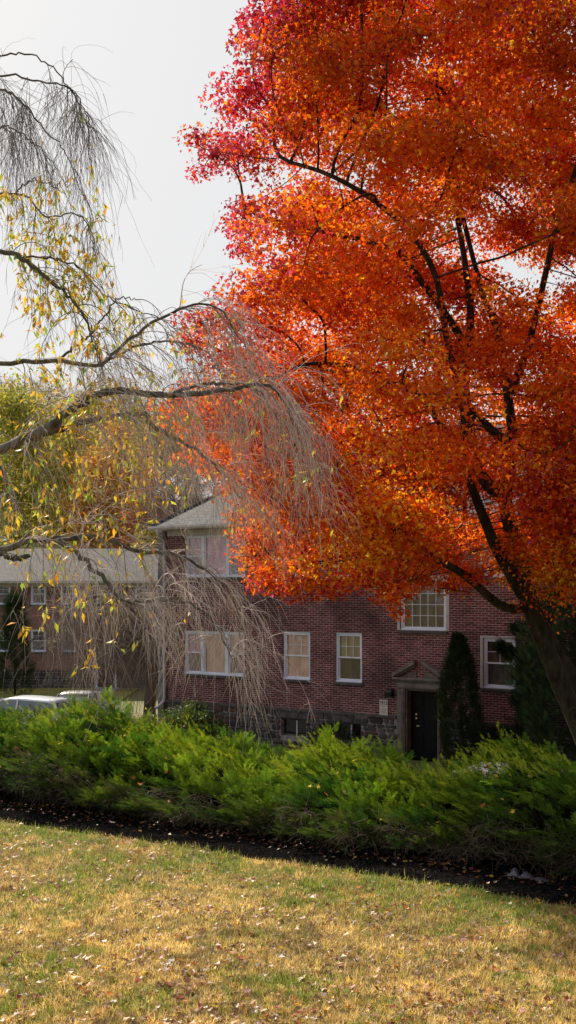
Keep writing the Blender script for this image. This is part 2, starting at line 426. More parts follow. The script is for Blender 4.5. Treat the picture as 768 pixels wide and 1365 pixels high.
def far_lawn_material():
    m, nt, b = new_mat('far_lawn'); a = noise(nt, .5, 5); c = noise(nt, 12, 4)
    k = mixc(nt, ramp(nt, a, [(.35, (.30, .24, .04)), (.6, (.12, .17, .03))]), ramp(nt, c, [(.3, (.7, .7, .7)), (.7, (1.1, 1.1, 1))]), .8, 'MULTIPLY')
    nt.links.new(k, b.inputs['Base Color']); b.inputs['Roughness'].default_value = .95; bump(nt, b, c, .6, .05); return m
v, q = sheet(np.linspace(-40, -9.0, 40), np.linspace(50, 72, 30), .05)
tag(link('far_lawn', np_mesh('far_lawn', v, [q], smooth=True), far_lawn_material()), kind='structure')
# front walk of the far building, running down towards the car park
v, q = sheet(np.linspace(-1, 1, 5), np.linspace(47.5, 68.6, 24), .09, lambda U, Y: ((142-CXP)/F*68.5 + U*.85 + (68.5-Y)*.02, Y))
tag(link('front_walk', np_mesh('front_walk', v, [q], smooth=True), M['concrete']), kind='structure')
v, q = sheet(np.linspace(-34, -7.0, 40), np.linspace(40.5, 47.4, 12), .055)
tag(link("parking_lot", np_mesh("parking_lot", v, [q], smooth=True), M["asphalt"]), kind="structure")
# ------------------------------------------------------------------ the brick house
WALL_W = 29.75
def wall_pt(px):
    tx = (px - CXP)/F; Y = WALL_W/(NW[0]*tx + NW[1]); return tx*Y, Y
c0 = np.array(wall_pt(224.5)); U0 = float(EW @ c0)
def uu(px): X, Y = wall_pt(px); return float(EW @ np.array((X, Y))) - U0
def zz(px, py): X, Y = wall_pt(px); return CZ - (py-HY)/F*Y
TH = math.atan2(EW[1], EW[0])
house = empty('brick_house', (c0[0], c0[1], 0), TH)
tag(house, 'two storey dark red brick house with a grey hip roof, stone base and pedimented door', 'house')
LEN, DEP, ZB, ZE = 24.0, 8.4, 1.23, 7.12

def opening(l, r, t, b):
    m = (l+r)/2; return [uu(l), uu(r), zz(m, b), zz(m, t)]
WIN = {
 'TU': opening(247, 327, 712, 769.5), 'TL': opening(246, 326, 841.5, 900),
 'W1': opening(377.5, 413.5, 842, 906), 'W2': opening(447.5, 482.5, 843.5, 909.5),
 'WS': opening(533.5, 595, 771, 840.5), 'W3': opening(644, 687, 850.5, 918),
 'U1': opening(377.5, 413.5, 713, 770), 'U2': opening(447.5, 482.5, 712, 770), 'U3': opening(644, 687, 712, 770)}
w3 = WIN['W3']; WIN['W4'] = [w3[0]+4.4, w3[1]+4.4, w3[2], w3[3]]; u3 = WIN['U3']; WIN['U4'] = [u3[0]+4.4, u3[1]+4.4, u3[2], u3[3]]
DOOR = [uu(541.5), uu(584.5), 0.0, zz(563, 920)]
BAS = [opening(375, 409, 966, 989), opening(447, 482, 970, 986)]
for b_ in BAS: b_[3] = 0.93; b_[2] = .38

def holed_wall(mb, u0, u1, z0, z1, holes, y=0.0, depth=.17, axis='front'):
    us = sorted({u0, u1, *[h[0] for h in holes], *[h[1] for h in holes]}); us = [u for u in us if u0 <= u <= u1]
    zs = sorted({z0, z1, *[h[2] for h in holes], *[h[3] for h in holes]}); zs = [z for z in zs if z0 <= z <= z1]
    for a, b in zip(us, us[1:]):
        for c, d in zip(zs, zs[1:]):
            mu, mz = (a+b)/2, (c+d)/2
            if any(h[0] < mu < h[1] and h[2] < mz < h[3] for h in holes): continue
            mb.add([(a, y, c), (b, y, c), (b, y, d), (a, y, d)], [(0, 1, 2, 3)])
    for h in holes:
        a, b, c, d = h[0], h[1], max(h[2], z0), min(h[3], z1)
        if c >= d: continue
        mb.add([(a, y, c), (a, y+depth, c), (a, y+depth, d), (a, y, d)], [(0, 1, 2, 3)])
        mb.add([(b, y, c), (b, y+depth, c), (b, y+depth, d), (b, y, d)], [(0, 1, 2, 3)])
        if h[2] >= z0: mb.add([(a, y, c), (b, y, c), (b, y+depth, c), (a, y+depth, c)], [(0, 1, 2, 3)])
        if h[3] <= z1: mb.add([(a, y, d), (b, y, d), (b, y+depth, d), (a, y+depth, d)], [(0, 1, 2, 3)])

mb = MB(); holed_wall(mb, 0, LEN, ZB, ZE, list(WIN.values()) + [DOOR])
mb.add([(0, 0, ZB), (0, DEP, ZB), (0, DEP, ZE), (0, 0, ZE)], [(0, 1, 2, 3)])
mb.add([(LEN, 0, ZB), (LEN, DEP, ZB), (LEN, DEP, ZE), (LEN, 0, ZE)], [(0, 1, 2, 3)])
mb.add([(0, DEP, ZB), (LEN, DEP, ZB), (LEN, DEP, ZE), (0, DEP, ZE)], [(0, 1, 2, 3)])
mb.build('brick_wall', M['brick'], house)
# rubble stone base: every stone stands a little proud of the mortar
def rubble(name, u0, u1, z0, z1, holes, parent, y=-.03, scale=1.0):
    mort = MB(); holed_wall(mort, u0, u1, z0, z1, holes, y, .25)
    base = mort.build(name, simple('pale_mortar', (.25, .235, .24), .95, var=.45, scale=8, bmp=.4), parent)
    st = MB(); z = z0; r = random.Random(5)
    while z < z1 - .02:
        h = min(r.uniform(.09, .24)*scale, z1 - z)
        if z1 - z - h < .07: h = z1 - z
        u = u0 + r.uniform(-.1, .1)
        while u < u1:
            wd = r.uniform(.18, .55)*scale*(.7 if h < .13 else 1)
            a, b, c, d = u+.014, u+wd-.014, z+.012, z+h-.012
            u += wd
            if r.random() < .3 and h > .16:      # split into two thin stones
                subs = [(a, b, c, (c+d)/2-.01), (a, b, (c+d)/2+.01, d)]
            else: subs = [(a, b, c, d)]
            for a, b, c, d in subs:
                a = max(a, u0); b = min(b, u1)
                if b - a < .06: continue
                for h_ in holes:
                    if h_[0] < b and h_[1] > a and h_[2] < d and h_[3] > c:
                        if h_[0]-a > b-h_[1]: b = h_[0]-.012
                        else: a = h_[1]+.012
                if b - a < .06: continue
                k = min(b-a, d-c)*.28
                j = lambda s=.012: r.uniform(-s, s)
                poly = [(a+k+j(), c+j()), (b-k+j(), c+j()), (b+j(.008), c+k+j()), (b+j(.008), d-k+j()), (b-k+j(), d+j(.006)), (a+k+j(), d+j(.006)), (a+j(.008), d-k+j()), (a+j(.008), c+k+j())]
                mu, mz = (a+b)/2, (c+d)/2; t = r.uniform(.02, .055)
                g = r.choice([(.055, .05, .052), (.085, .075, .078), (.04, .037, .04), (.11, .098, .10), (.09, .055, .05), (.13, .06, .035) if r.random() < .25 else (.07, .066, .07)])
                g = tuple(x*1.35 for x in g); n = 8; vv = [(x, y, q) for x, q in poly] + [(mu+(x-mu)*.86, y-t+j(.006), mz+(q-mz)*.82) for x, q in poly]
                st.add(vv, [tuple(range(n, 2*n))] + [(i, (i+1) % n, (i+1) % n+n, i+n) for i in range(n)], g)
        z += h
    st.build('rubble_stones', tint_mat('rough_stone', .9, .2, 7, .45, .5), base, tint=True)
rubble('stone_base', 0, LEN, -.5, 1.2, BAS + [[DOOR[0]-.3, DOOR[1]+.2, -1, 1.3]], house)
mb = MB()
for a, b in ((-.06, uu(529.5)), (uu(593), LEN)): mb.box(a, b, -.085, .0, 1.175, 1.26, bev=.01)
mb.build('water_table', M['slate_sill'], house)

# roof with its eaves
OV, PT = .40, .70
mb = MB(); x0, x1, y0, y1 = -OV, LEN+OV, -OV, DEP+OV; rz = ZE + .10; hh = (y1-y0)/2*PT; ym = (y0+y1)/2; k = (y1-y0)/2
v = [(x0, y0, rz), (x1, y0, rz), (x1, y1, rz), (x0, y1, rz), (x0+k, ym, rz+hh), (x1-k, ym, rz+hh)]
mb.add(v, [(0, 1, 5, 4), (1, 2, 5), (2, 3, 4, 5), (3, 0, 4), (0, 3, 2, 1)])
roof = mb.build('roof', M['shingle'], house)
mb = MB()                                  # ridge and hip caps
for a, b in ((v[0], v[4]), (v[3], v[4]), (v[4], v[5]), (v[1], v[5])):
    mb.tube([np.array(a)+(0, 0, .01), np.array(b)+(0, 0, .01)], .055, 5)
mb.build('ridge_cap', M['shingle'], roof)
mb = MB(); mb.box(.0-OV+.05, LEN+OV-.05, -OV+.02, .0, ZE-.02, ZE+.095)     # boxed soffit
mb.box(-OV+.05, 0, .0, DEP, ZE-.02, ZE+.095)
mb.box(-.02, LEN, -.03, -.003, ZE-.24, ZE-.03)                              # frieze board
mb.build('eave_boards', M['cream'], house)
mb = MB()
prof = [(-OV-.10, ZE+.10), (-OV-.12, ZE+.03), (-OV-.09, ZE-.03), (-OV+.0, ZE-.03), (-OV+.0, ZE+.085)]
mb.prism(prof, -OV-.1, LEN+OV, 'x'); 
mb.build('gutter', M['cream'], house)
mb = MB()
dx = uu(221.3)
mb.tube(smooth_line([(dx, -.46, ZE-.02), (dx, -.44, ZE-.16), (dx, -.12, ZE-.40), (dx, -.09, ZE-.6)], 12), .045, 10)
mb.tube([(dx, -.09, ZE-.58), (dx, -.09, 1.35)], .045, 10)
mb.tube(smooth_line([(dx, -.09, 1.36), (dx-.02, -.10, 1.2), (dx-.16, -.2, 1.02), (dx-.26, -.26, .96)], 8), .05, 10)
for z in (6.1, 4.2, 2.4): mb.box(dx-.07, dx+.07, -.145, -.0, z, z+.04)
mb.build('downspout', M['downpipe'], house, smooth=False)
mb = MB()
xa, xb = uu(209.5), uu(217.5)
for i in range(7): mb.box(xa+(.0 if i % 2 else .02), xb-(.0 if i % 2 else .015), .02, .34, -.5+i*1.085, -.5+(i+1)*1.085-.01, bev=.015)
mb.build('corner_pier', simple('grey_pier', (.16, .15, .16), .85, var=.45, scale=3, bmp=.3), house)

def dh_sash(mb, a, b, c, d, y, cols, rows, bar=.045, mun=.016):
    """one sash: rails, stiles and glazing bars"""
    mb.box(a, b, y, y+.035, c, c+bar); mb.box(a, b, y, y+.035, d-bar, d)
    mb.box(a, a+bar, y+.001, y+.034, c+bar, d-bar); mb.box(b-bar, b, y+.001, y+.034, c+bar, d-bar)
    for i in range(1, cols):
        x = a+bar+(b-a-2*bar)*i/cols; mb.box(x-mun/2, x+mun/2, y+.006, y+.028, c+bar, d-bar)
    for i in range(1, rows):
        z = c+bar+(d-c-2*bar)*i/rows; mb.box(a+bar, b-bar, y+.008, y+.026, z-mun/2, z+mun/2)

def window(parent, o, bays, curtains, grille=(3, 2), frame_w=.06, sill=M['slate_sill'], head=None, trim=M['white']):
    a, b, c, d = o; f = MB(); fw = frame_w; y = .04
    f.box(a, b, y, y+.12, c, c+fw*.9); f.box(a, b, y, y+.12, d-fw, d)
    f.box(a, a+fw, y+.001, y+.119, c+fw*.9, d-fw); f.box(b-fw, b, y+.001, y+.119, c+fw*.9, d-fw)
    f.box(a-.0, b+.0, y-.03, y-.002, c, c+.03)
    A, B, C_, D = a+fw, b-fw, c+fw*.9, d-fw; tot = sum(x[0] for x in bays)
    xs_ = [A]; 
    for x in bays: xs_.append(xs_[-1] + (B-A)*x[0]/tot)
    for x in xs_[1:-1]: f.box(x-.055, x+.055, y-.004, y+.118, C_, D)
    win = f.build('window', trim, parent)
    p = MB(); cur = {}
    for i, (wd, kind) in enumerate(bays):
        l = xs_[i] + (.055 if i else 0); r = xs_[i+1] - (.055 if i < len(bays)-1 else 0)
        if kind == 'dh':
            m = C_ + (D-C_)*.5
            for nm, (zc, zd, yy, g) in {'u': (m-.02, D, y+.02, grille), 'l': (C_, m+.02, y+.057, (1, 1))}.items():
                s = MB(); dh_sash(s, l, r, zc, zd, yy, *g); s.build('sash', trim, win)
                p.add([(l, yy+.018, zc), (r, yy+.018, zc), (r, yy+.018, zd), (l, yy+.018, zd)], [(0, 1, 2, 3)])
            parts = [(m, D, curtains[i][0]), (C_, m, curtains[i][1])]
        else:
            s = MB(); dh_sash(s, l, r, C_, D, y+.03, *kind); s.build('sash', trim, win)
            p.add([(l, y+.048, C_), (r, y+.048, C_), (r, y+.048, D), (l, y+.048, D)], [(0, 1, 2, 3)])
            parts = [(C_, D, curtains[i][0])]
        for zc, zd, mt in parts:
            if mt is None: continue
            n = 24; t = np.linspace(0, 1, n); X = l+(r-l)*t; Yy = .135+.010*np.sin(t*(r-l)*38+i)
            q = cur.setdefault((mt, i, zc), MB())
            vv = [(x, yv, zc) for x, yv in zip(X, Yy)] + [(x, yv, zd) for x, yv in zip(X, Yy)]
            q.add(vv, [(j, j+1, j+1+n, j+n) for j in range(n-1)])
    p.build('pane', M['pane'], win)
    for (mt, _i, _z), q in cur.items(): q.build('curtain' if 'curtain' in mt and 'grey' not in mt and 'olive' not in mt else 'blind', M[mt], win)
    s = MB(); s.box(a-.06, b+.06, -.06, .10, c-.09, c-.002, bev=.012)
    s.build('sill', sill, win)
    # a dark room behind
    q = MB(); q.add([(a-.4, .9, c-.4), (b+.4, .9, c-.4), (b+.4, .9, d+.3), (a-.4, .9, d+.3)], [(0, 1, 2, 3)]); q.build('room_wall', M['interior'], win)
    return win
pk, pc, gy, ol, mv = 'curtain_pink', 'curtain_peach_reflection', 'curtain_grey', 'curtain_olive', 'curtain_mauve'
tag(window(house, WIN['TU'], [(1, 'dh'), (1.5, (1, 1)), (1, 'dh')], [(pk, mv), (pk,), (pk, mv)], (2, 2)), 'white three part window upstairs with pink curtains')
tag(window(house, WIN['TL'], [(1, 'dh'), (1.5, (1, 1)), (1, 'dh')], [(pk, mv), (pc,), (pc, mv)], (2, 2)), 'white three part window downstairs with a peach curtain')
window(house, WIN['W1'], [(1, 'dh')], [(pc, pc)]); window(house, WIN['W2'], [(1, 'dh')], [('curtain_straw_reflection', ol)])  # reflected foliage colours painted on the sheets behind these panes
win_s = tag(window(house, WIN['WS'], [(1, (5, 4))], [(ol,)], frame_w=.07), 'large stair window of small square lights over the door')
win_3 = window(house, WIN['W3'], [(1, 'dh')], [(ol, gy)], (2, 2))
window(house, WIN['U1'], [(1, 'dh')], [(pk, pk)]); window(house, WIN['U2'], [(1, 'dh')], [(pk, gy)]); win_u = window(house, WIN['U3'], [(1, 'dh')], [(pk, pk)], (2, 2))
window(house, WIN['W4'], [(1, 'dh')], [(ol, gy)], (2, 2)); window(house, WIN['U4'], [(1, 'dh')], [(ol, gy)], (2, 2))
for o, wl, wr_, wh, win_ in ((WIN['WS'], .09, .10, .085, win_s), (WIN['W3'], .08, 0, .06, win_3), (WIN['U3'], .08, 0, .06, win_u)):
    mb = MB(); mb.prism([(o[0]-wl, o[2]), (o[0]-.002, o[2]), (o[0]-.002, o[3]+.002), (o[1]+(.002 if wr_ else 0), o[3]+.002)] + ([(o[1]+.002, o[2]), (o[1]+wr_, o[2])] if wr_ else []) + [(o[1]+wr_, o[3]+wh), (o[0]-wl, o[3]+wh)], -.02, .035)
    mb.build('casing', M['cream'], win_)
for o in BAS:                            # basement lights
    f = MB(); a, b, c, d = o
    f.box(a, b, .10, .16, c, c+.05); f.box(a, b, .10, .16, d-.05, d); f.box(a, a+.05, .101, .159, c+.05, d-.05); f.box(b-.05, b, .101, .159, c+.05, d-.05)
    w = f.build('basement_window', M['slate_sill'], house)
    f = MB(); m = (a+b)/2+.05; f.box(m-.018, m+.018, .095, .165, c+.05, d-.05); f.build('mullion', M['white'], w)
    f = MB(); f.add([(a, .13, c), (b, .13, c), (b, .13, d), (a, .13, d)], [(0, 1, 2, 3)]); f.build('pane', M['pane'], w)
    f = MB(); f.add([(a-.3, .5, c-.3), (b+.3, .5, c-.3), (b+.3, .5, d+.3), (a-.3, .5, d+.3)], [(0, 1, 2, 3)]); f.build('room_wall', M['interior'], w)
    f = MB(); k = (b-a+.3)/3
    for i in range(3): f.box(a-.15+i*k+.01, a-.15+(i+1)*k-.01, -.075, .05, d+.004, d+.19, bev=.02)
    f.build('lintel', M['slate_sill'], w)

# door, its surround and steps
a, b, c, d = DOOR
s = MB()
L, Rr = uu(530.5), uu(592.5)
for x0_, x1_, sg in ((L, a, 1), (b, Rr, -1)):
    s.box(x0_, x1_, -.07, .0, 0, d+.02, bev=.008)
    if sg > 0: s.box(x0_+.10, x1_-.03, -.105, -.072, .0, d+.0, bev=.01); s.box(x0_+.17, x1_-.08, -.125, -.107, .22, d-.08, bev=.008)
    else: s.box(x0_+.03, x1_-.08, -.105, -.072, .0, d+.0, bev=.01); s.box(x0_+.06, x1_-.12, -.125, -.107, .22, d-.08, bev=.008)
s.box(a-.002, a+.03, .002, .30, 0, d); s.box(b-.03, b+.002, .002, .30, 0, d); s.box(a+.03, b-.03, .002, .30, d-.03, d)
s.box(L, Rr, -.08, .0, d+.02, d+.24, bev=.01); s.box(L+.08, Rr-.08, -.11, -.082, d+.05, d+.20, bev=.012)
s.box(L-.04, Rr+.04, -.15, .0, d+.24, d+.29, bev=.01)
s.box(L-.10, Rr+.10, -.21, .0, d+.29, d+.36, bev=.012)
sur = s.build('door_surround', M['limestone'], house)
s = MB(); zp = d+.36; xm = (L+Rr)/2; hw = (Rr-L)/2+.10; rise = .48
def raking(x_out, x_in, z_out, z_in, t, y0_, y1_):
    s.prism([(x_out, z_out), (x_in, z_in), (x_in, z_in+t), (x_out, z_out+t)], y0_, y1_, 'y')
fr = .86                                   # the rakes stop short of the apex: brick shows between
raking(xm-hw, xm-hw*(1-fr), zp, zp+rise*fr, .11, -.21, 0); raking(xm+hw, xm+hw*(1-fr), zp, zp+rise*fr, .11, -.21, 0)
raking(xm-hw*.88, xm-hw*(1-fr)-.02, zp, zp+rise*fr*.80, .09, -.13, 0); raking(xm+hw*.88, xm+hw*(1-fr)+.02, zp, zp+rise*fr*.80, .09, -.13, 0)
s.prism([(xm-hw*.8, zp), (xm-.14, zp), (xm-.14, zp+.17), (xm-hw*.30, zp+.19)], -.04, 0, 'y')
s.prism([(xm+hw*.8, zp), (xm+.14, zp), (xm+.14, zp+.17), (xm+hw*.30, zp+.19)], -.04, 0, 'y')
s.build('pediment', M['limestone'], sur)
f = MB(); y = .26
f.box(a+.03, b-.03, y, y+.045, .02, d-.03)
cw = (b-a-.06)
for row in ((.12, .82), (.90, 1.45), (1.53, d-.15)):
    for i in range(2):
        l = a+.03+.12+i*(cw-.14)/2; r = l+(cw-.14)/2-.12
        f.box(l, r, y-.014, y-.001, row[0], row[1], bev=.012); f.box(l+.04, r-.04, y-.024, y-.015, row[0]+.04, row[1]-.04, bev=.008)
dr = f.build('door', M['black_paint'], house)
f = MB(); hx = a+.03+.16
f.tube([(hx+.10, y-.02, .98), (hx+.10, y-.07, .98)], .02, 10); f.box(hx+.06, hx+.16, y-.085, y-.068, .965, .995, bev=.006); f.tube([(hx+.10, y-.012, .98), (hx+.10, y-.02, .98)], .035, 12)
f.build('handle', M['brass'], dr)
for z in (1.17, 1.29):
    f = MB(); f.box(hx-.0, hx+.06, y-.04, y-.002, z, z+.06, bev=.008); f.build('lock', M['brass'], dr)
f = MB(); f.box(L-.1, Rr+.1, -1.3, -.13, -.17, -.02, bev=.02); f.box(L-.3, Rr+.3, -1.65, -1.3, -.34, -.17, bev=.02); f.box(a, b, -.13, .25, -.17, .0)
f.build('door_step', M['concrete'], house)

# number board and lamp beside the door (things of their own, fixed to the wall)
def on_wall(px, py, yoff=0.0):
    X, Y = wall_pt(px); return (X - NW[0]*yoff, Y - NW[1]*yoff, CZ-(py-HY)/F*Y)
sg = empty('house_sign', on_wall(512.2, 943, .03), TH)
tag(sg, 'small white vertical board with 1913 in black on the brick left of the black door', 'sign')
hw_, hh_ = .145, .235
f = MB(); f.box(-hw_, hw_, -.012, .012, -hh_, hh_, bev=.004); f.build('board', M['sign'], sg)
def text_mesh(txt, size, x, z, parent, mat, name='lettering', bold=0.0, sx=1.0):
    cu = bpy.data.curves.new(name, 'FONT'); cu.body = txt; cu.size = size; cu.align_x = 'CENTER'; cu.align_y = 'CENTER'; cu.extrude = .001; cu.offset = bold
    o = bpy.data.objects.new('tmp', cu); COL.objects.link(o); dg = bpy.context.evaluated_depsgraph_get()
    me = bpy.data.meshes.new_from_object(o.evaluated_get(dg)); bpy.data.objects.remove(o)
    me.transform(Matrix.Scale(sx, 4, (1, 0, 0)))
    ob = link(name, me, mat, parent, (x, -.0145, z), (R(90), 0, 0)); return ob
text_mesh('1913', .17, 0, .135, sg, M['sign_ink'], bold=.003, sx=.80)
# the small lines under the number are worn past reading: strokes of their size and weight
f = MB(); rr = random.Random(3)
x = -.055
while x < .05: w_ = rr.uniform(.012, .022); f.box(x, x+w_, -.0155, -.0125, .032, .055); x += w_+.006
for zc, hgt in ((-.055, .05), (-.13, .045)):
    x = -.095
    while x < .085:
        f.box(x, x+.006, -.0155, -.0125, zc-hgt/2, zc+hgt/2)
        if rr.random() < .7: zb = zc + rr.choice((-hgt/2+.004, 0, hgt/2-.004)); f.box(x+.006, x+.022, -.0152, -.0125, zb-.004, zb+.004)
        if rr.random() < .6: f.box(x+.022, x+.028, -.0155, -.0125, zc-hgt/2, zc+hgt/2)
        x += .040
f.build('small_print', simple('faded_ink', (.22, .19, .20), .8, var=.1), sg)
lp = empty('wall_lamp', on_wall(521.5, 924, 0), TH)
tag(lp, 'black box shaped wall lamp, unlit, on the brick between number board and door surround', 'wall lamp')
f = MB(); f.box(-.09, .09, -.03, 0, -.11, .11, bev=.008); f.build('back_plate', M['black_metal'], lp)
f = MB(); f.prism([(-.03, -.10), (-.19, -.10), (-.22, .04), (-.20, .10), (-.03, .12)], -.11, .11, 'x'); f.build('housing', M['black_metal'], lp)
f = MB(); f.box(-.09, .09, -.18, -.05, -.115, -.101); f.build('lens', M['pane'], lp)

# ------------------------------------------------------------------ the far building on the left
YF = 68.5; SF = F/YF
def fx(px): return (px-CXP)/SF
def fz(py): return CZ-(py-HY)/SF
far = empty('apartment_building', (0, YF, 0), 0)
tag(far, 'distant brick apartment building with long pale grey roof and white framed windows', 'building')
x0, x1 = fx(-420), fx(262); zb, ze = -1.3, fz(776)
fw = []
for cx in (-235, -195, -115, -75, 4-36, 4, 51, 91, 190, 230):
    fw.append([fx(cx-10), fx(cx+10), fz(806), fz(777.5)]); fw.append([fx(cx-10), fx(cx+10), fz(869), fz(839)])
fst = [fx(129), fx(155), fz(832), fz(790)]; fdoor = [fx(131), fx(152), -1.0, fz(872)]
zst = fz(893)
mb = MB(); holed_wall(mb, x0, x1, zst, ze, fw+[fst, fdoor]);
mb.add([(x0, 0, zb), (x0, 9, zb), (x0, 9, ze), (x0, 0, ze)], [(0, 1, 2, 3)]); mb.add([(x1, 0, zb), (x1, 9, zb), (x1, 9, ze), (x1, 0, ze)], [(0, 1, 2, 3)]); mb.add([(x0, 9, zb), (x1, 9, zb), (x1, 9, ze), (x0, 9, ze)], [(0, 1, 2, 3)])
mb.build('brick_wall', M['brick_far'], far)
rubble('stone_base', x0, x1, zb, zst, [[fdoor[0]-.2, fdoor[1]+.2, -2, 1]], far, -.05, 1.6)
mb = MB(); mb.add([(x0-.5, -.5, ze+.05), (x1+.5, -.5, ze+.05), (x1+.5, 9.5, ze+.05), (x0-.5, 9.5, ze+.05), (x0-.5, 4.5, ze+2.2), (x1+.5, 4.5, ze+2.2)], [(0, 1, 5, 4), (2, 3, 4, 5), (1, 2, 5), (3, 0, 4), (0, 3, 2, 1)])
rf = mb.build('roof', M['shingle_far'], far)
mb = MB(); mb.box(x0-.5, x1+.5, -.62, -.5, ze-.06, ze+.08); mb.box(x0, x1, -.04, -.003, ze-.28, ze-.02); mb.build('eave_boards', M['cream'], far)
for o in fw: window(far, o, [(1, 'dh')], [(gy, mv)], (2, 2), frame_w=.08)
window(far, fst, [(1, (3, 3))], [(gy,)], frame_w=.10)
mb = MB(); a, b, c, d = fdoor
mb.box(a-.20, a-.004, -.12, .0, c, d+.25); mb.box(b+.004, b+.20, -.12, .0, c, d+.25); mb.box(a-.003, b+.003, -.119, .0, d+.002, d+.25); mb.box(a-.3, b+.3, -.25, 0, d+.252, d+.38)
mb.build('door_surround', M['white'], far)
mb = MB(); mb.box(a, b, .12, .17, c, d); mb.box(a+.12, b-.12, .105, .119, c+1.1, d-.12); mb.build('door', M['black_paint'], far)

# ------------------------------------------------------------------ cars
def car(name, label, paint, loc, rz, wagon=False, group=None):
    t = empty(name, loc, rz); tag(t, label, 'car', group)
    def loft(xs_, secs, m, nm, par=t, smooth=True, capx=True):
        n = len(secs[0]); v = [(x, y, z) for x, s_ in zip(xs_, secs) for y, z in s_]
        f = [(i*n+j, i*n+j+1, (i+1)*n+j+1, (i+1)*n+j) for i in range(len(xs_)-1) for j in range(n-1)]
        if capx: f += [tuple(range(n-1, -1, -1)), tuple((len(xs_)-1)*n+i for i in range(n))]
        b_ = MB(); b_.add(v, f); o = b_.build(nm, m, par, smooth=smooth); return o
    X = np.array([-2.28, -2.2, -1.9, -1.3, -.6, .2, .9, 1.5, 1.95, 2.2, 2.27])
    hwid = np.array([.70, .80, .87, .89, .90, .90, .90, .88, .84, .74, .62])
    top = np.array([.72, .93, .98, .97, .93, .92, .92, .86, .78, .66, .55]); 
    if wagon: top[1:3] = (.95, .97)
    secs = []
    for x, h, tp in zip(X, hwid, top):
        secs.append([(h*.8, .22), (h*.97, .28), (h, .5), (h*.985, tp*.80), (h*.93, tp*.95), (h*.6, tp+.01), (0, tp+.03), (-h*.6, tp+.01), (-h*.93, tp*.95), (-h*.985, tp*.80), (-h, .5), (-h*.97, .28), (-h*.8, .22)])
    body = loft(X, secs, paint, 'body')
    # glasshouse
    rear = -2.0 if wagon else -1.65; rtop = -1.75 if wagon else -.95
    gx = np.array([rear, rtop, -.45, .05, .42, 1.12]); gt = np.array([.95, 1.36, 1.42, 1.43, 1.38, .93]); gw = np.array([.78, .60, .61, .61, .60, .76])
    gs = [[(.80, .90), (w_+(.80-w_)*.45, .90+(tp-.90)*.55), (w_, tp-.02), (w_*.7, tp+.01), (0, tp+.02), (-w_*.7, tp+.01), (-w_, tp-.02), (-w_-(.80-w_)*.45, .90+(tp-.90)*.55), (-.80, .90)] for w_, tp in zip(gw, gt)]
    loft(gx, gs, M['car_glass'], 'windows', smooth=False)
    rx = np.linspace(rtop-.03, .46, 8); rt = np.interp(rx, gx, gt)
    rs = [[(.63, tp-.05), (.62, tp+.0), (.50, tp+.035), (.25, tp+.05), (0, tp+.055), (-.25, tp+.05), (-.50, tp+.035), (-.62, tp+.0), (-.63, tp-.05)] for tp in rt]
    loft(rx, rs, paint, 'roof')
    p = MB()
    for s_ in (-1, 1):
        p.tube([(1.14, s_*.79, .93), (.43, s_*.61, 1.40)], .032, 6); p.tube([(-.25, s_*.81, .92), (-.22, s_*.625, 1.42)], .035, 6); p.tube([(rear-.02, s_*.80, .94), (rtop, s_*.61, 1.37)], .045, 6)
        p.tube([(1.14, s_*.80, .93), (-.2, s_*.83, .94), (rear, s_*.81, .95)], .02, 6)
    p.build('pillars', paint, t)
    for x in (1.4, -1.38):
        for s_ in (-1, 1):
            w_ = MB(); w_.tube([(x, s_*.72, .32), (x, s_*.92, .32)], .32, 20); wo_ = w_.build('wheel', M['rubber'], t)
            w_ = MB(); w_.tube([(x, s_*.90, .32), (x, s_*.93, .32)], .20, 16); w_.build('rim', M['chrome'], wo_)
    for s_ in (-1, 1):
        q = MB(); q.box(2.05, 2.22, s_*.62-.16, s_*.62+.16, .58, .70, bev=.03); q.build('headlight', M['pane_lamp'], t)
        q = MB(); q.box(-2.29, -2.15, s_*.66-.14, s_*.66+.14, .72, .86, bev=.03); q.build('tail_light', M['red_lens'], t)
        q = MB(); q.box(.82, .98, s_*.98-.10, s_*.98+.10, .94, 1.07, bev=.03); q.build('wing_mirror', paint, t)
    q = MB(); q.box(2.2, 2.29, -.45, .45, .36, .52, bev=.02); q.build('grille', M['black_metal'], t)
    return t
m, nt, b = new_mat('car_glass'); b.inputs['Base Color'].default_value = (.10, .14, .15, 1); b.inputs['Roughness'].default_value = .06; b.inputs['Specular IOR Level'].default_value = .9; M['car_glass'] = m
m, nt, b = new_mat('lamp_lens'); b.inputs['Base Color'].default_value = (.6, .6, .62, 1); b.inputs['Roughness'].default_value = .1; M['pane_lamp'] = m
m, nt, b = new_mat('red_lens'); b.inputs['Base Color'].default_value = (.35, .01, .01, 1); b.inputs['Roughness'].default_value = .15; M['red_lens'] = m
def paint(name, c, rough=.25, metal=0):
    m, nt, b = new_mat(name); b.inputs['Base Color'].default_value = (*c, 1); b.inputs['Roughness'].default_value = rough
    b.inputs['Metallic'].default_value = metal; b.inputs['Coat Weight'].default_value = .5; return m
def car_at(px, Y, top_py, *a, **k):
    X = (px-CXP)/F*Y; z = CZ-(top_py-HY)/F*Y-1.485
    return (X, Y, z)
car('parked_car', 'silver parked car with pale windscreen, its top showing over the hedge', paint('silver_paint', (.42, .42, .42), .3, .6), car_at(104, 43.5, 921), R(-100))
car('parked_car', 'white parked car at the far left, roof and side windows showing over the hedge', paint('white_car_paint', (.70, .72, .78)), car_at(30, 42.5, 927), R(160), wagon=True)
car('parked_car', 'white car behind the right end of the hedge, only a strip of roof showing', paint('white_roof_paint', (.72, .72, .75)), car_at(652, 24.2, 1019), TH+PI)
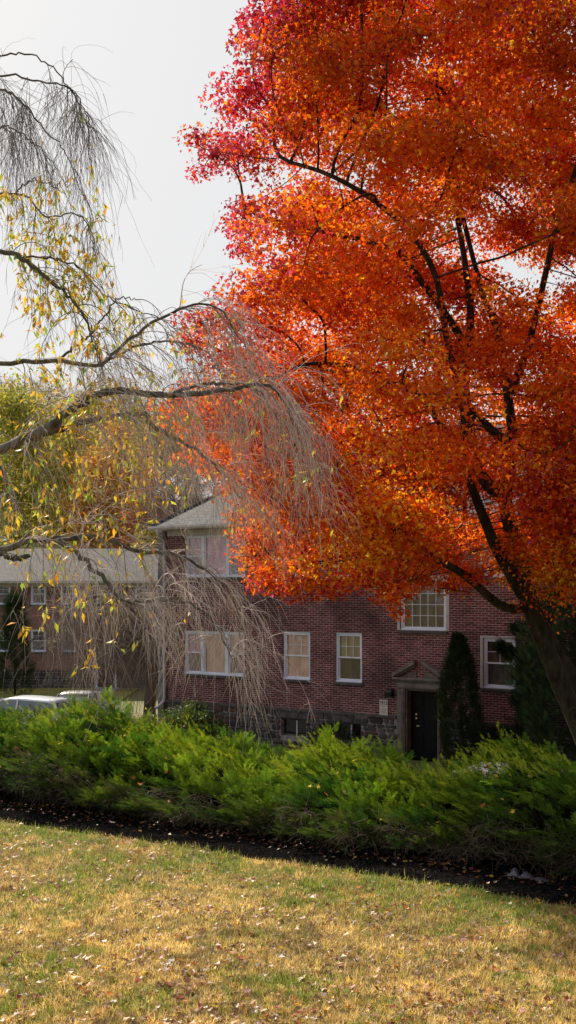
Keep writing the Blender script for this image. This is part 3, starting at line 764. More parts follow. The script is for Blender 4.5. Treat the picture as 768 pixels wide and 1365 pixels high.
# ------------------------------------------------------------------ growing trees
def grow(nodes, parent, attr, step, infl, kill, iters=160):
    """space colonisation: branches reach towards every attraction point"""
    nodes = list(map(np.asarray, nodes)); parent = list(parent); attr = np.asarray(attr, float)
    N = np.array(nodes); 
    best = np.full(len(attr), 1e9); bi = np.zeros(len(attr), int)
    for s in range(0, len(N), 400):
        d = np.linalg.norm(attr[:, None] - N[None, s:s+400], axis=2); k = d.argmin(1); m = d[np.arange(len(attr)), k]
        u = m < best; best[u] = m[u]; bi[u] = k[u]+s
    alive = best > kill; seen = set()
    for it in range(iters):
        act = alive & (best < infl)
        if not act.any():
            if not alive.any(): break
            j = np.where(alive)[0]; j = j[best[j].argsort()[:max(1, len(j)//30)]]; act = np.zeros(len(attr), bool); act[j] = True
        idx = bi[act]; dv = attr[act]-N[idx]; dv /= np.linalg.norm(dv, axis=1)[:, None]+1e-9
        acc = np.zeros_like(N); np.add.at(acc, idx, dv); u = np.unique(idx)
        g = acc[u]; ln = np.linalg.norm(g, axis=1); g = g/(ln[:, None]+1e-9) + rng.normal(0, .12, g.shape); g /= np.linalg.norm(g, axis=1)[:, None]
        new = N[u] + g*step; keys = [(int(a), *np.round(p/step*4).astype(int)) for a, p in zip(u, new)]
        ok = [k not in seen for k in keys]; seen.update(keys); new = new[ok]; par = u[ok]
        if not len(new):
            alive &= ~act; continue
        o = len(N); N = np.vstack((N, new)); parent += list(par)
        ai = np.where(alive)[0]
        for s in range(0, len(new), 300):
            d = np.linalg.norm(attr[ai][:, None]-new[None, s:s+300], axis=2); k = d.argmin(1); m = d[np.arange(len(ai)), k]
            q = m < best[ai]; best[ai[q]] = m[q]; bi[ai[q]] = k[q]+s+o
        alive &= best > kill
    return N, np.array(parent)

def pipe(parent, n, r0, e=2.4, fixed=None):
    r = np.zeros(n); acc = np.zeros(n)
    for i in range(n-1, -1, -1):
        r[i] = max(r0, acc[i]**(1/e))
        if fixed is not None and fixed[i] > 0: r[i] = fixed[i]
        if parent[i] >= 0: acc[parent[i]] += r[i]**e
    return r

def skeleton_tubes(nb, N, parent, r, sides_big=9, lump=.05, col=None, minr=0.0):
    n = len(N); kids = [[] for _ in range(n)]
    for i in range(n):
        if parent[i] >= 0: kids[parent[i]].append(i)
    stack = [(-1, i) for i in range(n) if parent[i] < 0]
    while stack:
        p, i = stack.pop(); chain = [i] if p < 0 else [p, i]; c = i
        while kids[c]:
            ks = sorted(kids[c], key=lambda k: -r[k])
            for k in ks[1:]: stack.append((c, k))
            c = ks[0]; chain.append(c)
        if len(chain) < 2: continue
        pts = N[chain]; rr = r[chain].copy()
        if p >= 0: rr[0] = min(rr[0], rr[1]*1.15)
        if rr.max() < minr: continue
        if len(pts) > 3: pts = pts.copy(); pts[1:-1] = .25*pts[:-2] + .5*pts[1:-1] + .25*pts[2:]
        s = sides_big if rr.max() > .05 else (6 if rr.max() > .02 else 4)
        nb.tube(pts, rr, s, lump if rr.max() > .05 else 0, col=col)

def add_guide(nodes, parent, fixed, pts, rad, attach=None):
    a = -1 if attach is None else attach
    for p, r in zip(pts, rad):
        nodes.append(np.asarray(p)); parent.append(a); fixed.append(r); a = len(nodes)-1
    return a
def nearest(nodes, p): return int(np.linalg.norm(np.array(nodes)-np.asarray(p), axis=1).argmin())

def in_poly(x, y, poly):
    c = np.zeros(len(x), bool); j = len(poly)-1
    for i in range(len(poly)):
        xi, yi = poly[i]; xj, yj = poly[j]
        c ^= ((yi > y) != (yj > y)) & (x < (xj-xi)*(y-yi)/(yj-yi+1e-12)+xi); j = i
    return c
def poly_dist(x, y, poly):
    p = np.array(poly, float); d = np.full(len(x), 1e9); q = np.stack((x, y), 1)
    for a, b in zip(p, np.roll(p, -1, 0)):
        t = np.clip(((q-a)@(b-a))/((b-a)@(b-a)), 0, 1); d = np.minimum(d, np.linalg.norm(q-(a+t[:, None]*(b-a)), axis=1))
    return d

# ------------------------------------------------------------------ the red maple
YM = 20.0; SM = F/YM
def mp(px, py, dy=0.0): return np.array(((px-CXP)/SM, YM+dy, CZ-(py-HY)/SM))
maple = empty('maple_tree', (5.75, YM, float(ground_z(5.75, YM))))
tag(maple, 'big maple in red and orange leaf with dark leaning stems before the house', 'tree')
MORG = np.array(maple.location)
outline = [(372, -20), (352, 15), (318, 62), (312, 92), (268, 108), (262, 140), (236, 180), (240, 225), (268, 262), (300, 288), (318, 322), (284, 345), (276, 395), (296, 420),
           (262, 440), (232, 462), (226, 520), (214, 575), (232, 632), (272, 652), (298, 690), (318, 722), (326, 780), (352, 800), (400, 806), (440, 796), (480, 792), (528, 826), (556, 786), (600, 800), (632, 796), (655, 768), (690, 795), (720, 812), (790, 806),
           (900, 800), (1050, 740), (1180, 600), (1250, 430), (1235, 250), (1170, 80), (1060, -80), (920, -200), (760, -250), (600, -230), (480, -150)]
def depth_half(x, y):
    d = poly_dist(x, y, outline); t = np.clip(d/300, 0, 1); return .35 + 4.4*np.sqrt(1-(1-t)**2)
cl = []
tries = 0
while len(cl) < 720 and tries < 60000:
    tries += 1
    x = rng.uniform(215, 1250); y = rng.uniform(-250, 826)
    if not in_poly(np.array([x]), np.array([y]), outline)[0]: continue
    d = poly_dist(np.array([x]), np.array([y]), outline)[0]
    if d < 17: continue
    h = depth_half(np.array([x]), np.array([y]))[0]
    # most foliage hangs near the outside of the crown
    q = rng.uniform(-1, 1); q = np.sign(q)*abs(q)**.6
    p = mp(x, y, q*h)
    if x > 590 and 90 < y < 500 and rng.random() < .12: continue
    # near the left rim the sky shows through in places
    if any(math.hypot(x-a, y-b) < r_ for a, b, r_ in ((340, 352, 17), (318, 432, 22), (322, 122, 12), (282, 600, 0), (640, 340, 10), (452, 208, 11), (668, 668, 30), (560, 690, 16))): continue
    if cl:
        if np.linalg.norm(np.array([c[0] for c in cl])-p, axis=1).min() < .56: continue
    cl.append((p, min(d/SM*.95, rng.uniform(.55, .95)), x, y, q))
CL = np.array([c[0] for c in cl]); CR = np.array([c[1] for c in cl])
nodes, par, fix = [], [], []
e1 = smooth_line([mp(838, 1150, .0), mp(812, 1080, .0), mp(778, 985, -.1), mp(745, 915, -.25), mp(716, 850, -.4), mp(695, 800, -.5), mp(672, 765, -.6), mp(650, 728, -.7), mp(632, 688, -.8), mp(617, 648, -.8), mp(606, 610, -.9)], 44)
add_guide(nodes, par, fix, e1, np.interp(np.linspace(0, 1, 44), [0, .25, .45, .55, .7, 1], [.205, .175, .155, .13, .095, .058]))
def branch(ctrl, n, r0, r1, att):
    pts = smooth_line(ctrl, n); a = nearest(nodes, att)
    add_guide(nodes, par, fix, pts, np.linspace(r0, r1, n), a)
branch([mp(688, 812, -.5), mp(655, 806, -.7), mp(610, 768, -1.0), mp(570, 748, -1.2), mp(540, 728, -1.3), mp(522, 704, -1.35)], 16, .085, .045, mp(695, 812, -.5))
branch([mp(818, 985, .5), mp(785, 920, .9), mp(752, 862, 1.0), mp(724, 805, .9), mp(703, 745, .7), mp(686, 692, .5), mp(677, 655, .4)], 26, .165, .125, mp(812, 1075, 0))
branch([mp(684, 640, .4), mp(686, 610, .3), mp(684, 570, .1), mp(677, 530, .0)], 12, .12, .08, mp(677, 655, .4))
branch([mp(676, 592, .1), mp(650, 575, -.3), mp(622, 556, -.6), mp(596, 542, -1.0), mp(574, 528, -1.2)], 14, .085, .045, mp(685, 600, .3))
branch([mp(660, 640, .9), mp(648, 600, 1.2), mp(640, 550, 1.2), mp(634, 500, 1.2)], 14, .12, .085, mp(677, 665, .4))
branch([mp(632, 470, 1.2), mp(640, 410, 1.0), mp(630, 340, .8), mp(622, 280, .9), mp(606, 210, .8)], 20, .085, .035, mp(634, 500, 1.2))
branch([mp(600, 570, .7), mp(560, 520, .2), mp(500, 500, -.3), mp(440, 497, -.8), mp(405, 500, -1.0)], 16, .065, .03, mp(648, 600, 1.2))
branch([mp(606, 610, -.9), mp(604, 560, -1.2), mp(580, 480, -1.5), mp(560, 400, -1.9), mp(510, 340, -2.1), mp(440, 285, -1.8), mp(370, 240, -1.0)], 26, .07, .03, mp(606, 610, -.9))
branch([mp(598, 410, .4), mp(560, 380, -.2), mp(520, 350, -.8), mp(440, 330, -.8), mp(350, 300, -.4)], 18, .07, .03, mp(632, 440, 1.1))
branch([mp(676, 490, .2), mp(668, 420, .6), mp(650, 350, 1.0), mp(600, 120, 1.2), mp(590, 20, 1.0)], 26, .075, .025, mp(677, 530, 0))
branch([mp(700, 480, .0), mp(712, 400, -.6), mp(718, 330, -1.4), mp(740, 240, -2.0), mp(735, 120, -2.2)], 22, .065, .025, mp(677, 535, 0))
branch([mp(860, 900, .2), mp(880, 760, .4), mp(870, 600, .2), mp(850, 400, 0), mp(820, 150, .2)], 30, .22, .08, mp(815, 1085, 0))
branch([mp(930, 600, .6), mp(1000, 480, .8), mp(1080, 380, .6)], 16, .11, .04, mp(880, 740, .4))
NG = len(nodes)
gn = np.array(nodes)[np.array(fix) > .034]      # foliage parts round the heavy limbs
keep = []
for c_ in CL:
    d = np.hypot(gn[:, 0]-c_[0], gn[:, 2]-c_[2]); m = (d < .52) & (gn[:, 1] > c_[1]) & (gn[:, 2] > 6.8)
    keep.append(not (m.any() and rng.random() < .55))
keep = np.array(keep); CL = CL[keep]; CR = CR[keep]
extra_ = []                                      # low boughs hanging in front of the stems and along the lower edge
for (ex_, ey_, dy_, r_) in ((668, 690, -2.6, .6), (700, 700, -2.4, .7), (735, 715, -2.6, .75), (770, 700, -2.2, .8), (690, 745, -2.9, .55), (722, 762, -2.7, .6), (758, 772, -2.5, .65), (795, 765, -2.4, .7), (712, 660, -2.0, .75), (760, 650, -2.4, .8), (660, 655, -2.0, .5),
   (690, 610, -2.6, .7), (735, 600, -2.4, .8), (775, 620, -2.0, .8), (700, 560, -2.6, .6), (750, 550, -2.6, .8), (640, 620, -1.9, .5), (725, 790, -2.3, .4), (690, 775, -2.4, .35),
   (520, 795, -.4, .42), (500, 770, -.2, .5), (470, 772, -.8, .5), (432, 782, -.4, .45), (392, 788, 0, .45), (352, 778, .2, .42), (545, 772, .1, .4), (575, 775, .6, .36), (606, 782, .4, .33), (628, 770, .9, .36), (528, 815, -.3, .24), (340, 742, -.3, .5), (325, 712, .1, .38), (322, 690, .4, .35), (560, 730, .9, .5), (600, 735, 1.2, .45), (480, 740, -1.6, .5), (450, 700, -1.8, .6), (500, 690, -2.0, .6), (590, 640, .4, .7), (560, 655, .2, .6), (620, 665, .6, .55), (575, 690, .6, .5), (540, 620, -.4, .7), (600, 600, -.4, .6)):
    extra_.append((mp(ex_, ey_, dy_), r_))
CL = np.vstack((CL, [e_[0] for e_ in extra_])); CR = np.concatenate((CR, [e_[1] for e_ in extra_]))
A = []
for c, r_ in zip(CL, CR):
    k = 7 if c[0] < 6.0 else 4
    a = rng.normal(size=(k, 3)); a /= np.linalg.norm(a, axis=1)[:, None]; A.append(c + a*r_*rng.uniform(.25, .9, (k, 1))*(1, 1, .75))
A = np.vstack(A)
N, PR = grow(nodes, par, A, .22, 2.6, .26, 120)
fixed = np.zeros(len(N)); fixed[:NG] = fix
rad = pipe(PR, len(N), .0082, 2.35, fixed)
rad[NG:] = np.minimum(rad[NG:], .05)
nb = NB(); skeleton_tubes(nb, N - MORG, PR, rad, 12, .05)
nb.build('trunk', M['bark_dark'], maple, smooth=True)
kn = MB(); kp = mp(758, 950, -.42) - MORG
ring = np.array([(math.cos(t)*.085, -.02*math.cos(2*t), math.sin(t)*.13) for t in np.linspace(0, 2*PI, 17)]); kn.tube(kp+ring@np.array(Matrix.Rotation(-.35, 3, 'Y')).T, .028, 8, cap=False)
kn.build('branch_scar', M['bark_dark'], maple, smooth=True)
# leaves: round the thin branches and in the clumps
def maple_cols(p, px, py, q):
    n = len(p)
    crimson = np.array((.42, .018, .055)); magenta = np.array((.52, .07, .20)); red = np.array((.70, .055, .018))
    orange = np.array((.92, .23, .012)); deep = np.array((.80, .14, .008)); gold = np.array((1.0, .50, .03))
    cx = np.clip((430-px)/200, 0, 1); top = np.clip((300-py)/340, 0, 1); rim = np.clip(1-poly_dist(px, py, outline)/110, 0, 1)
    wr = np.clip(.10 + .85*cx*np.clip((520-py)/300, 0, 1) + .35*top + .45*top*rim + .45*rim*(py < 560) + .30*np.clip((py-735)/60, 0, 1)*(px < 660), 0, .95)
    wave = .5+.5*np.sin(p[:, 0]*1.9+1)*np.sin(p[:, 2]*1.6+.4)*np.cos(p[:, 1]*1.3)
    wr = np.clip(wr + (wave-.5)*.5, .04, .95)
    gd = np.exp(-((px-470)**2/75**2 + (py-690)**2/80**2))*.6 + .05 + .5*np.exp(-((px-475)**2+(py-745)**2)/35**2) + .5*np.exp(-((px-620)**2+(py-395)**2)/38**2) + .45*np.exp(-((px-715)**2+(py-755)**2)/45**2) + .25*np.exp(-((px-650)**2/60**2 + (py-40)**2/80**2))  # golden leaves, plus sunlit clumps painted in as gold spots
    u = rng.random(n); v = rng.random(n)
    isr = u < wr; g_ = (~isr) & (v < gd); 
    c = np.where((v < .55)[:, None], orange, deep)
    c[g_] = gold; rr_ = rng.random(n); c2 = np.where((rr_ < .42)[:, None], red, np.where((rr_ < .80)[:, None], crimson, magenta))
    mg = (px < 400) & (py < 480) & (rng.random(n) < .35); c2[mg] = magenta
    c[isr] = c2[isr]; c = c*(1.06, 1.06, .9)
    return np.clip(c*rng.uniform(.62, 1.25, (n, 1))*rng.uniform(.9, 1.1, (n, 3)), 0, 1)
nb = NB(); tot = 0
for i, (c, r_) in enumerate(zip(CL, CR)):
    on = c[0] < 6.3
    k = int((900 if on else 240)*(r_/.75)**2.2)
    a = rng.normal(size=(k, 3)); a /= np.linalg.norm(a, axis=1)[:, None]
    p = c + a*(r_*1.05)*(rng.random((k, 1))**.6)*(1.05, 1.0, .55)
    # tilt each clump into a layered spray
    p[:, 2] += (p[:, 0]-c[0])*rng.uniform(-.25, .1) 
    px = p[:, 0]*SM+CXP; py = HY-(p[:, 2]-CZ)*SM
    s = rng.uniform(.052, .104, k)*(1 if on else 1.8)
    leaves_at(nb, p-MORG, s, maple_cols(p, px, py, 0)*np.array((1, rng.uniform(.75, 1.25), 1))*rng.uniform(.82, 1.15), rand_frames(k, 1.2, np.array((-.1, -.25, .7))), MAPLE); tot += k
thin = np.where((rad < .012) & (N[:, 0] < 6.3))[0]
k = len(thin)*7; ii = rng.choice(thin, k); p = N[ii] + rng.normal(0, .13, (k, 3))
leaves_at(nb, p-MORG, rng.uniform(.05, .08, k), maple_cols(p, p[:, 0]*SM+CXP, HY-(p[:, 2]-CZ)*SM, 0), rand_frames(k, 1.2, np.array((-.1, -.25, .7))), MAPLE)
print('maple leaves', tot+k, 'nodes', len(N))
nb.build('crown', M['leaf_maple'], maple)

# ------------------------------------------------------------------ the weeping tree, close by on the left
YW = 9.0; SW = F/YW
def wp(px, py, dy=0.0): return P(px, py, YW+dy)
weep = empty('weeping_tree', (-4.6, 9.3, float(ground_z(-4.6, 9.3))))
tag(weep, 'nearly bare weeping tree on the left with arching grey limbs and hanging twigs', 'tree')
WO = np.array(weep.location)
TR = smooth_line([WO, WO+(.05, 0, 1.2), WO+(-.05, .1, 2.6), WO+(.15, 0, 4.0), WO+(.1, .1, 5.6), WO+(.3, 0, 7.4)], 30)
nb = NB(); nb.tube(TR-WO, np.linspace(.24, .09, 30), 14, .05)
LIMBS = {
 'A': ([TR[11], wp(-150, 690, .2), wp(-10, 608), wp(60, 570, -.1), wp(105, 540, -.2), wp(150, 522, -.2), wp(230, 526, -.1), wp(300, 521), wp(345, 512, .1), (wp(378, 530, .2)), wp(392, 570, .3)], .050, .006),
 'A2': ([wp(232, 524, -.1), wp(262, 514, .0), wp(300, 511, .2), wp(338, 518, .3), wp(365, 550, .4), wp(380, 600, .5)], .017, .005),
 'B': ([wp(30, 588), wp(75, 573, .2), wp(120, 560, .4), wp(188, 552, .5), wp(212, 574, .5), wp(250, 592, .6), wp(290, 625, .7), wp(322, 665, .8)], .034, .006),
 'C': ([TR[16], wp(-120, 520, .6), wp(-10, 487, .6), wp(60, 482, .5), wp(130, 487, .4), wp(152, 470, .3), wp(190, 440, .2), wp(240, 412, .2), wp(280, 406, .2), wp(305, 425, .2), wp(330, 470, .3)], .026, .004),
 'C2': ([wp(75, 484, .5), wp(110, 455, .5), wp(135, 428, .5), wp(158, 398, .4), wp(182, 399, .4)], .013, .004),
 'C3': ([wp(130, 487, .4), wp(180, 462, .7), wp(230, 455, .9), wp(275, 470, 1.1), wp(300, 510, 1.2)], .014, .004),
 'D': ([TR[7], wp(-150, 775, -.3), wp(-10, 737, -.3), wp(40, 721, -.3), wp(90, 718, -.2), wp(140, 716, -.2), wp(185, 735, -.1), wp(225, 737, 0), wp(268, 757, 0), wp(305, 790, 0), wp(326, 845, 0)], .034, .005),
 'D2': ([wp(78, 720, -.3), wp(115, 746, -.5), wp(150, 785, -.6), wp(172, 802, -.6), wp(235, 799, -.5), wp(285, 828, -.4), wp(310, 880, -.4)], .021, .004),
 'D3': ([wp(0, 738, -.3), wp(20, 745, -.4), wp(38, 741, -.4)], .022, .016),
 'E': ([TR[21], wp(-100, 372, .3), wp(-10, 337, .3), wp(40, 352, .2), wp(75, 382, .2), wp(100, 405, .2), wp(118, 432, .2), wp(128, 470, .2)], .028, .006),
 'E2': ([wp(20, 343, .3), wp(70, 345, .5), wp(105, 358, .7), wp(150, 400, .8), wp(215, 425, .9), wp(250, 460, 1.0)], .010, .003),
 'F': ([TR[28], wp(-120, 130, .4), wp(-20, 82, .4), wp(22, 71, .4), wp(65, 85, .4), wp(88, 112, .4), wp(104, 136, .4), wp(112, 166, .4)], .011, .003),
 'G': ([TR[27], wp(-100, 160, -.2), wp(-10, 104, -.2), wp(45, 106, -.2), wp(90, 116, -.1), wp(108, 135, 0), wp(118, 170, 0)], .012, .003),
 'H': ([TR[24], wp(-80, 300, .6), wp(-10, 262, .6), wp(35, 262, .6), wp(58, 288, .6), wp(100, 285, .6), wp(118, 305, .6), wp(128, 345, .6)], .013, .003),
 'H2': ([wp(15, 262, .6), wp(45, 240, .6), wp(88, 258, .6)], .008, .003),
 'I': ([TR[26], wp(-80, 190, 0), wp(-5, 124), wp(30, 137), wp(52, 165), wp(85, 200), wp(110, 260)], .014, .003),
 'I2': ([TR[26], wp(-60, 200, .5), wp(0, 168, .6), wp(30, 180, .7), wp(62, 205, .8), wp(90, 250, .8)], .011, .003),
 'J': ([wp(-20, 560, 1.0), wp(0, 620, 1.0), wp(18, 665, 1.0), wp(32, 700, 1.0), wp(38, 730, 1.0)], .016, .008),
}
LP = {}
for k_, (ctrl, r0, r1) in LIMBS.items():
    pts = smooth_line(ctrl, 44); pts[1:] += rng.normal(0, .008, pts[1:].shape); LP[k_] = pts
    nb.tube(pts-WO, np.linspace(r0, r1, 44), 8 if r0 > .02 else 5, .06)
nb.build('trunk', M['bark_grey'], weep, smooth=True)

def twig_batch(start, d, length, droop, nseg, wob=.10):
    n = len(start); pos = np.zeros((n, nseg+1, 3)); pos[:, 0] = start; d = d/np.linalg.norm(d, axis=1)[:, None]; D = [d]
    for i in range(nseg):
        d = d + np.array((0, 0, -1))*droop[:, None] + rng.normal(0, wob, (n, 3)); d /= np.linalg.norm(d, axis=1)[:, None]
        pos[:, i+1] = pos[:, i] + d*(length/nseg)[:, None]; D.append(d)
    return pos, np.stack(D, 1)
def twig_tubes(nb, pos, D, r0, r1, col, org):
    n, m, _ = pos.shape; a = np.cross(D, np.array((.2, .95, .1))); a /= np.linalg.norm(a, axis=2)[:, :, None]+1e-9; b = np.cross(D, a)
    r = np.linspace(1, 0, m)[None]*(r0-r1)[:, None] + r1[:, None]
    v = []
    for k in range(3):
        t = 2*PI*k/3; v.append(pos-org + r[:, :, None]*(math.cos(t)*a + math.sin(t)*b))
    v = np.stack(v, 2)                      # n, m, 3, 3
    i = (np.arange(n)*m*3)[:, None, None] + (np.arange(m-1)*3)[None, :, None] + np.arange(3)[None, None]; j = (np.arange(n)*m*3)[:, None, None] + (np.arange(m-1)*3)[None, :, None] + ((np.arange(3)+1) % 3)[None, None]
    q = np.stack((i, j, j+3, i+3), -1).reshape(-1, 4)
    nb.put(v.reshape(-1, 3), q, col=np.repeat(col, m*3, axis=0))
TW = {  # limb: (from, to, arching shoots, hanging twigs on each, length range, sideways drift)
 'A': (.16, .50, 46, 7, (.5, 1.0), .10), 'A_': (.50, 1.0, 76, 8, (.3, .95), .06), 'A2': (.1, 1, 34, 8, (.3, .9), .04), 'B': (.15, 1, 66, 9, (.3, .9), .2), 'C': (.25, .62, 30, 6, (.3, .7), .15),
 'C_': (.62, 1, 40, 8, (.4, .9), .35), 'C3': (.1, 1, 34, 8, (.4, .85), .35), 'C2': (.1, 1, 8, 3, (.1, .4), .1), 'D': (.2, .55, 30, 6, (.5, 1.25), .05), 'D_': (.5, 1, 48, 8, (.25, .9), .10), 'D2': (.1, 1, 50, 8, (.2, .7), .08),
 'E': (.25, 1, 40, 6, (.3, .7), .15), 'E2': (.1, 1, 26, 5, (.25, .55), .2), 'F': (.25, 1, 34, 6, (.35, .9), .22), 'G': (.25, 1, 40, 7, (.4, 1.1), .22), 'H': (.25, 1, 34, 6, (.3, .75), .2), 'I': (.25, 1, 40, 7, (.4, 1.1), .2), 'I2': (.3, 1, 30, 6, (.4, 1.1), .2), 'J': (.1, 1, 14, 5, (.3, .7), .1)}
nt_ = NB(); lf = NB(); LEAFP = []; LEAFD = []
for k_, (f0, f1, nsec, nh, lr, dr_) in TW.items():
    up = k_ in 'FGHI' or k_ == 'I2'; nsec = int(nsec*(.42 if up else .72)); nh = max(3, int(nh*(.75 if up else .72)))
    if up: lr = (lr[0]*1.0, lr[1]*1.0); dr_ = .02; nh = int(nh*1.8)
    L = LP[k_.rstrip('_')]
    t = rng.uniform(f0, f1, nsec)*(len(L)-1.001); i = t.astype(int); s = L[i]*(1-(t-i))[:, None] + L[i+1]*(t-i)[:, None]
    tan = L[i+1]-L[i]; tan /= np.linalg.norm(tan, axis=1)[:, None]
    d = tan*.6 + rng.normal(0, .45, (nsec, 3)) + (dr_*1.2, 0, .12 if up else .42)
    ln = rng.uniform(.20, .62, nsec)*(.42 if up else 1)
    pos, D = twig_batch(s, d, ln, rng.uniform(.14, .3, nsec), 9, .09)
    base = np.array((.74, .60, .54)) if LP[k_.rstrip('_')][20][2] < 7.2 else np.array((.30, .25, .235))
    twig_tubes(nt_, pos, D, rng.uniform(.003, .0056, nsec), rng.uniform(.0022, .003, nsec), base*rng.uniform(.25, .7, (nsec, 1)), WO)
    # hanging twigs from each shoot
    n = nsec*nh; a = rng.integers(0, nsec, n); b = rng.integers(2, 10, n); st = pos[a, b]
    d2 = D[a, b]*(.35 if up else .7) + rng.normal(0, .30, (n, 3))*(1, 1, .5) + (dr_, 0, -.15); l2 = rng.uniform(*lr, n)
    p2, D2 = twig_batch(st, d2, l2, rng.uniform(.10, .32, n) if up else rng.uniform(.04, .24, n), 10, .12)
    col = base*rng.uniform(.5, 1.25, (n, 1))*rng.uniform(.93, 1.07, (n, 3))
    twig_tubes(nt_, p2, D2, rng.uniform(.0012, .0023, n), rng.uniform(.0006, .0010, n), col, WO)
    n3 = int(n*(.9 if up else 1.7)); a = rng.integers(0, n, n3); b = rng.integers(1, 9, n3); d3 = D2[a, b] + rng.normal(0, .45, (n3, 3))
    p3, D3 = twig_batch(p2[a, b], d3, rng.uniform(.08, .30, n3), rng.uniform(.02, .2, n3), 5, .08)
    twig_tubes(nt_, p3, D3, rng.uniform(.0013, .0020, n3), rng.uniform(.0007, .001, n3), col[a], WO)
    # leaves still hanging, more of them near the stem
    allp = np.vstack((p2.reshape(-1, 3), p3.reshape(-1, 3)))
    px = allp[:, 0]/allp[:, 1]*F+CXP; py = HY-(allp[:, 2]-CZ)/allp[:, 1]*F
    cell = np.sin(px*.071+py*.023+1.3)*np.sin(py*.052-px*.031+.4)
    w = np.clip(1.15-px/235, .035, 1)*np.clip((py-205)/110, .012, 1)**1.5*np.where(cell > .05, 1, .30)*np.where(py > 740, .30*np.where(px > 210, .15, 1), 1)*np.where(py<470, 1.2, 1)
    pick = rng.random(len(allp)) < w*.21
    LEAFP.append(allp[pick])
nt_.build('twigs', M['twig'], weep)
lp_ = np.vstack(LEAFP); rep = rng.integers(1, 4, len(lp_)); lp_ = np.repeat(lp_, rep, axis=0); lp_ += rng.normal(0, .018, lp_.shape); n = len(lp_)
print('weeping leaves', n)
py = HY-(lp_[:, 2]-CZ)/lp_[:, 1]*F
yc = palette(n, [(.78, .52, .03), (.72, .42, .02), (.55, .56, .05), (.26, .42, .04), (.75, .30, .02)], [4, 2.5, 2.5, 1.6, .7])
fr_ = rand_frames(n, 3.2)
leaves_at(lf, lp_-WO, rng.uniform(.045, .095, n), yc, fr_, LANCE)
lf.build('leaves', M['leaf_yellow'], weep)

# ------------------------------------------------------------------ background trees
def loose_tree(name, label, px, Y, top_py, wpx, cols, wts, nleaf, leaf, group, dens=150, bare=False, trunk_r=.22, base_frac=.28, z_base=None, mat='leaf_far', bark='bark_far', kill=.5, shape=1.0):
    X = (px-CXP)/F*Y; zb = float(ground_z(X, Y)) if z_base is None else z_base
    zt = CZ-(top_py-HY)/F*Y; H = zt-zb; Rw = wpx/2/F*Y
    t = empty(name, (X, Y, zb)); tag(t, label, 'tree', group)
    c = np.array((0, 0, H*(base_frac+1)/2)); rx, rz = Rw, H*(1-base_frac)/2
    a = rng.normal(size=(dens, 3)); a /= np.linalg.norm(a, axis=1)[:, None]; a *= rng.random((dens, 1))**.4
    a[:, :2] *= (1 - .35*np.clip(a[:, 2:], -1, 1)*shape)
    att = c + a*(rx, rx*.9, rz)
    nd, pr, fx_ = [], [], []
    hb = H*base_frac*1.1
    add_guide(nd, pr, fx_, smooth_line([(0, 0, -.2), (rng.normal(0, .1), 0, hb*.5), (rng.normal(0, .2), 0, hb), (rng.normal(0, .4), .1, H*.55), (rng.normal(0, .5), 0, H*.8)], 14), np.linspace(trunk_r, trunk_r*.25, 14))
    ng = len(nd); st = max(.3, H*.035)
    NN, PP = grow(nd, pr, att, st, rx*1.5, kill, 60)
    fxd = np.zeros(len(NN)); fxd[:ng] = fx_
    rr = pipe(PP, len(NN), .018 if not bare else .022, 2.3, fxd); rr[ng:] = np.minimum(rr[ng:], trunk_r*.5)
    nb = NB(); skeleton_tubes(nb, NN, PP, rr, 7, 0)
    nb.build('trunk', M[bark], t)
    if bare:
        ii = rng.integers(ng, len(NN), bare); d = NN[ii]-NN[np.maximum(PP[ii], 0)]; d /= np.linalg.norm(d, axis=1)[:, None]+1e-6
        pos, D = twig_batch(NN[ii], d+rng.normal(0, .5, d.shape)+(0, 0, .2), rng.uniform(.5, 1.6, bare)*H/14, np.zeros(bare), 4, .15)
        tw = NB(); twig_tubes(tw, pos, D, np.full(bare, .016), np.full(bare, .007), np.array((.24, .20, .185))*rng.uniform(.6, 1.2, (bare, 1)), 0)
        tw.build('twigs', M['twig'], t)
    if nleaf:
        src = NN[rng.integers(ng, len(NN), nleaf)] if bare else att[rng.integers(0, dens, nleaf)]
        p = src + rng.normal(0, 1, (nleaf, 3))*(rx*.13, rx*.13, rx*.10)
        lv = NB(); leaves_at(lv, p, rng.uniform(.7, 1.3, nleaf)*leaf, palette(nleaf, cols, wts, .25), rand_frames(nleaf, .3, np.array((0, -.2, .5))), OVAL); lv.build('crown', M[mat], t)
    return t
G = 'trees on the slope behind the far building'
GRN = [(.26, .28, .04), (.46, .43, .06), (.62, .50, .08)]; YEL = [(.78, .48, .05), (.60, .48, .06), (.80, .34, .03)]; ORG = [(.68, .24, .02), (.62, .16, .015), (.60, .38, .04)]
loose_tree('leafy_tree', 'olive green tree standing highest at the left edge behind the pale roof', 14, 104, 500, 150, GRN, [3, 3, 1], 17000, .34, G, 260)
loose_tree('leafy_tree', 'yellow green loose tree behind the pale roof, between the olive and the golden ones', 84, 112, 528, 130, GRN+YEL, [1, 3, 2, 3, 3, 0], 13000, .34, G, 220, bare=1500)
loose_tree('golden_tree', 'golden orange tree rising over the right half of the pale roof', 158, 98, 560, 128, ORG+YEL, [3, 1, 3, 3, 2, 2], 15000, .34, G, 240, bare=1200)
loose_tree('orange_tree', 'small orange tree with dark stem just left of the house roof', 196, 90, 618, 74, ORG, [3, 3, 1], 4200, .27, G, 150, bare=700)
loose_tree('low_green_tree', 'low yellow green bushy tree at the left end of the house roof', 196, 84, 686, 66, GRN+YEL, [2, 3, 1, 0, 2, 0], 3500, .24, G, 120, base_frac=.1)
loose_tree('bare_tree', 'bare dark forked tree right behind the left hip of the house roof', 244, 84, 585, 120, GRN, [1, 1, 1], 0, .2, G, 260, bare=3200, trunk_r=.30)
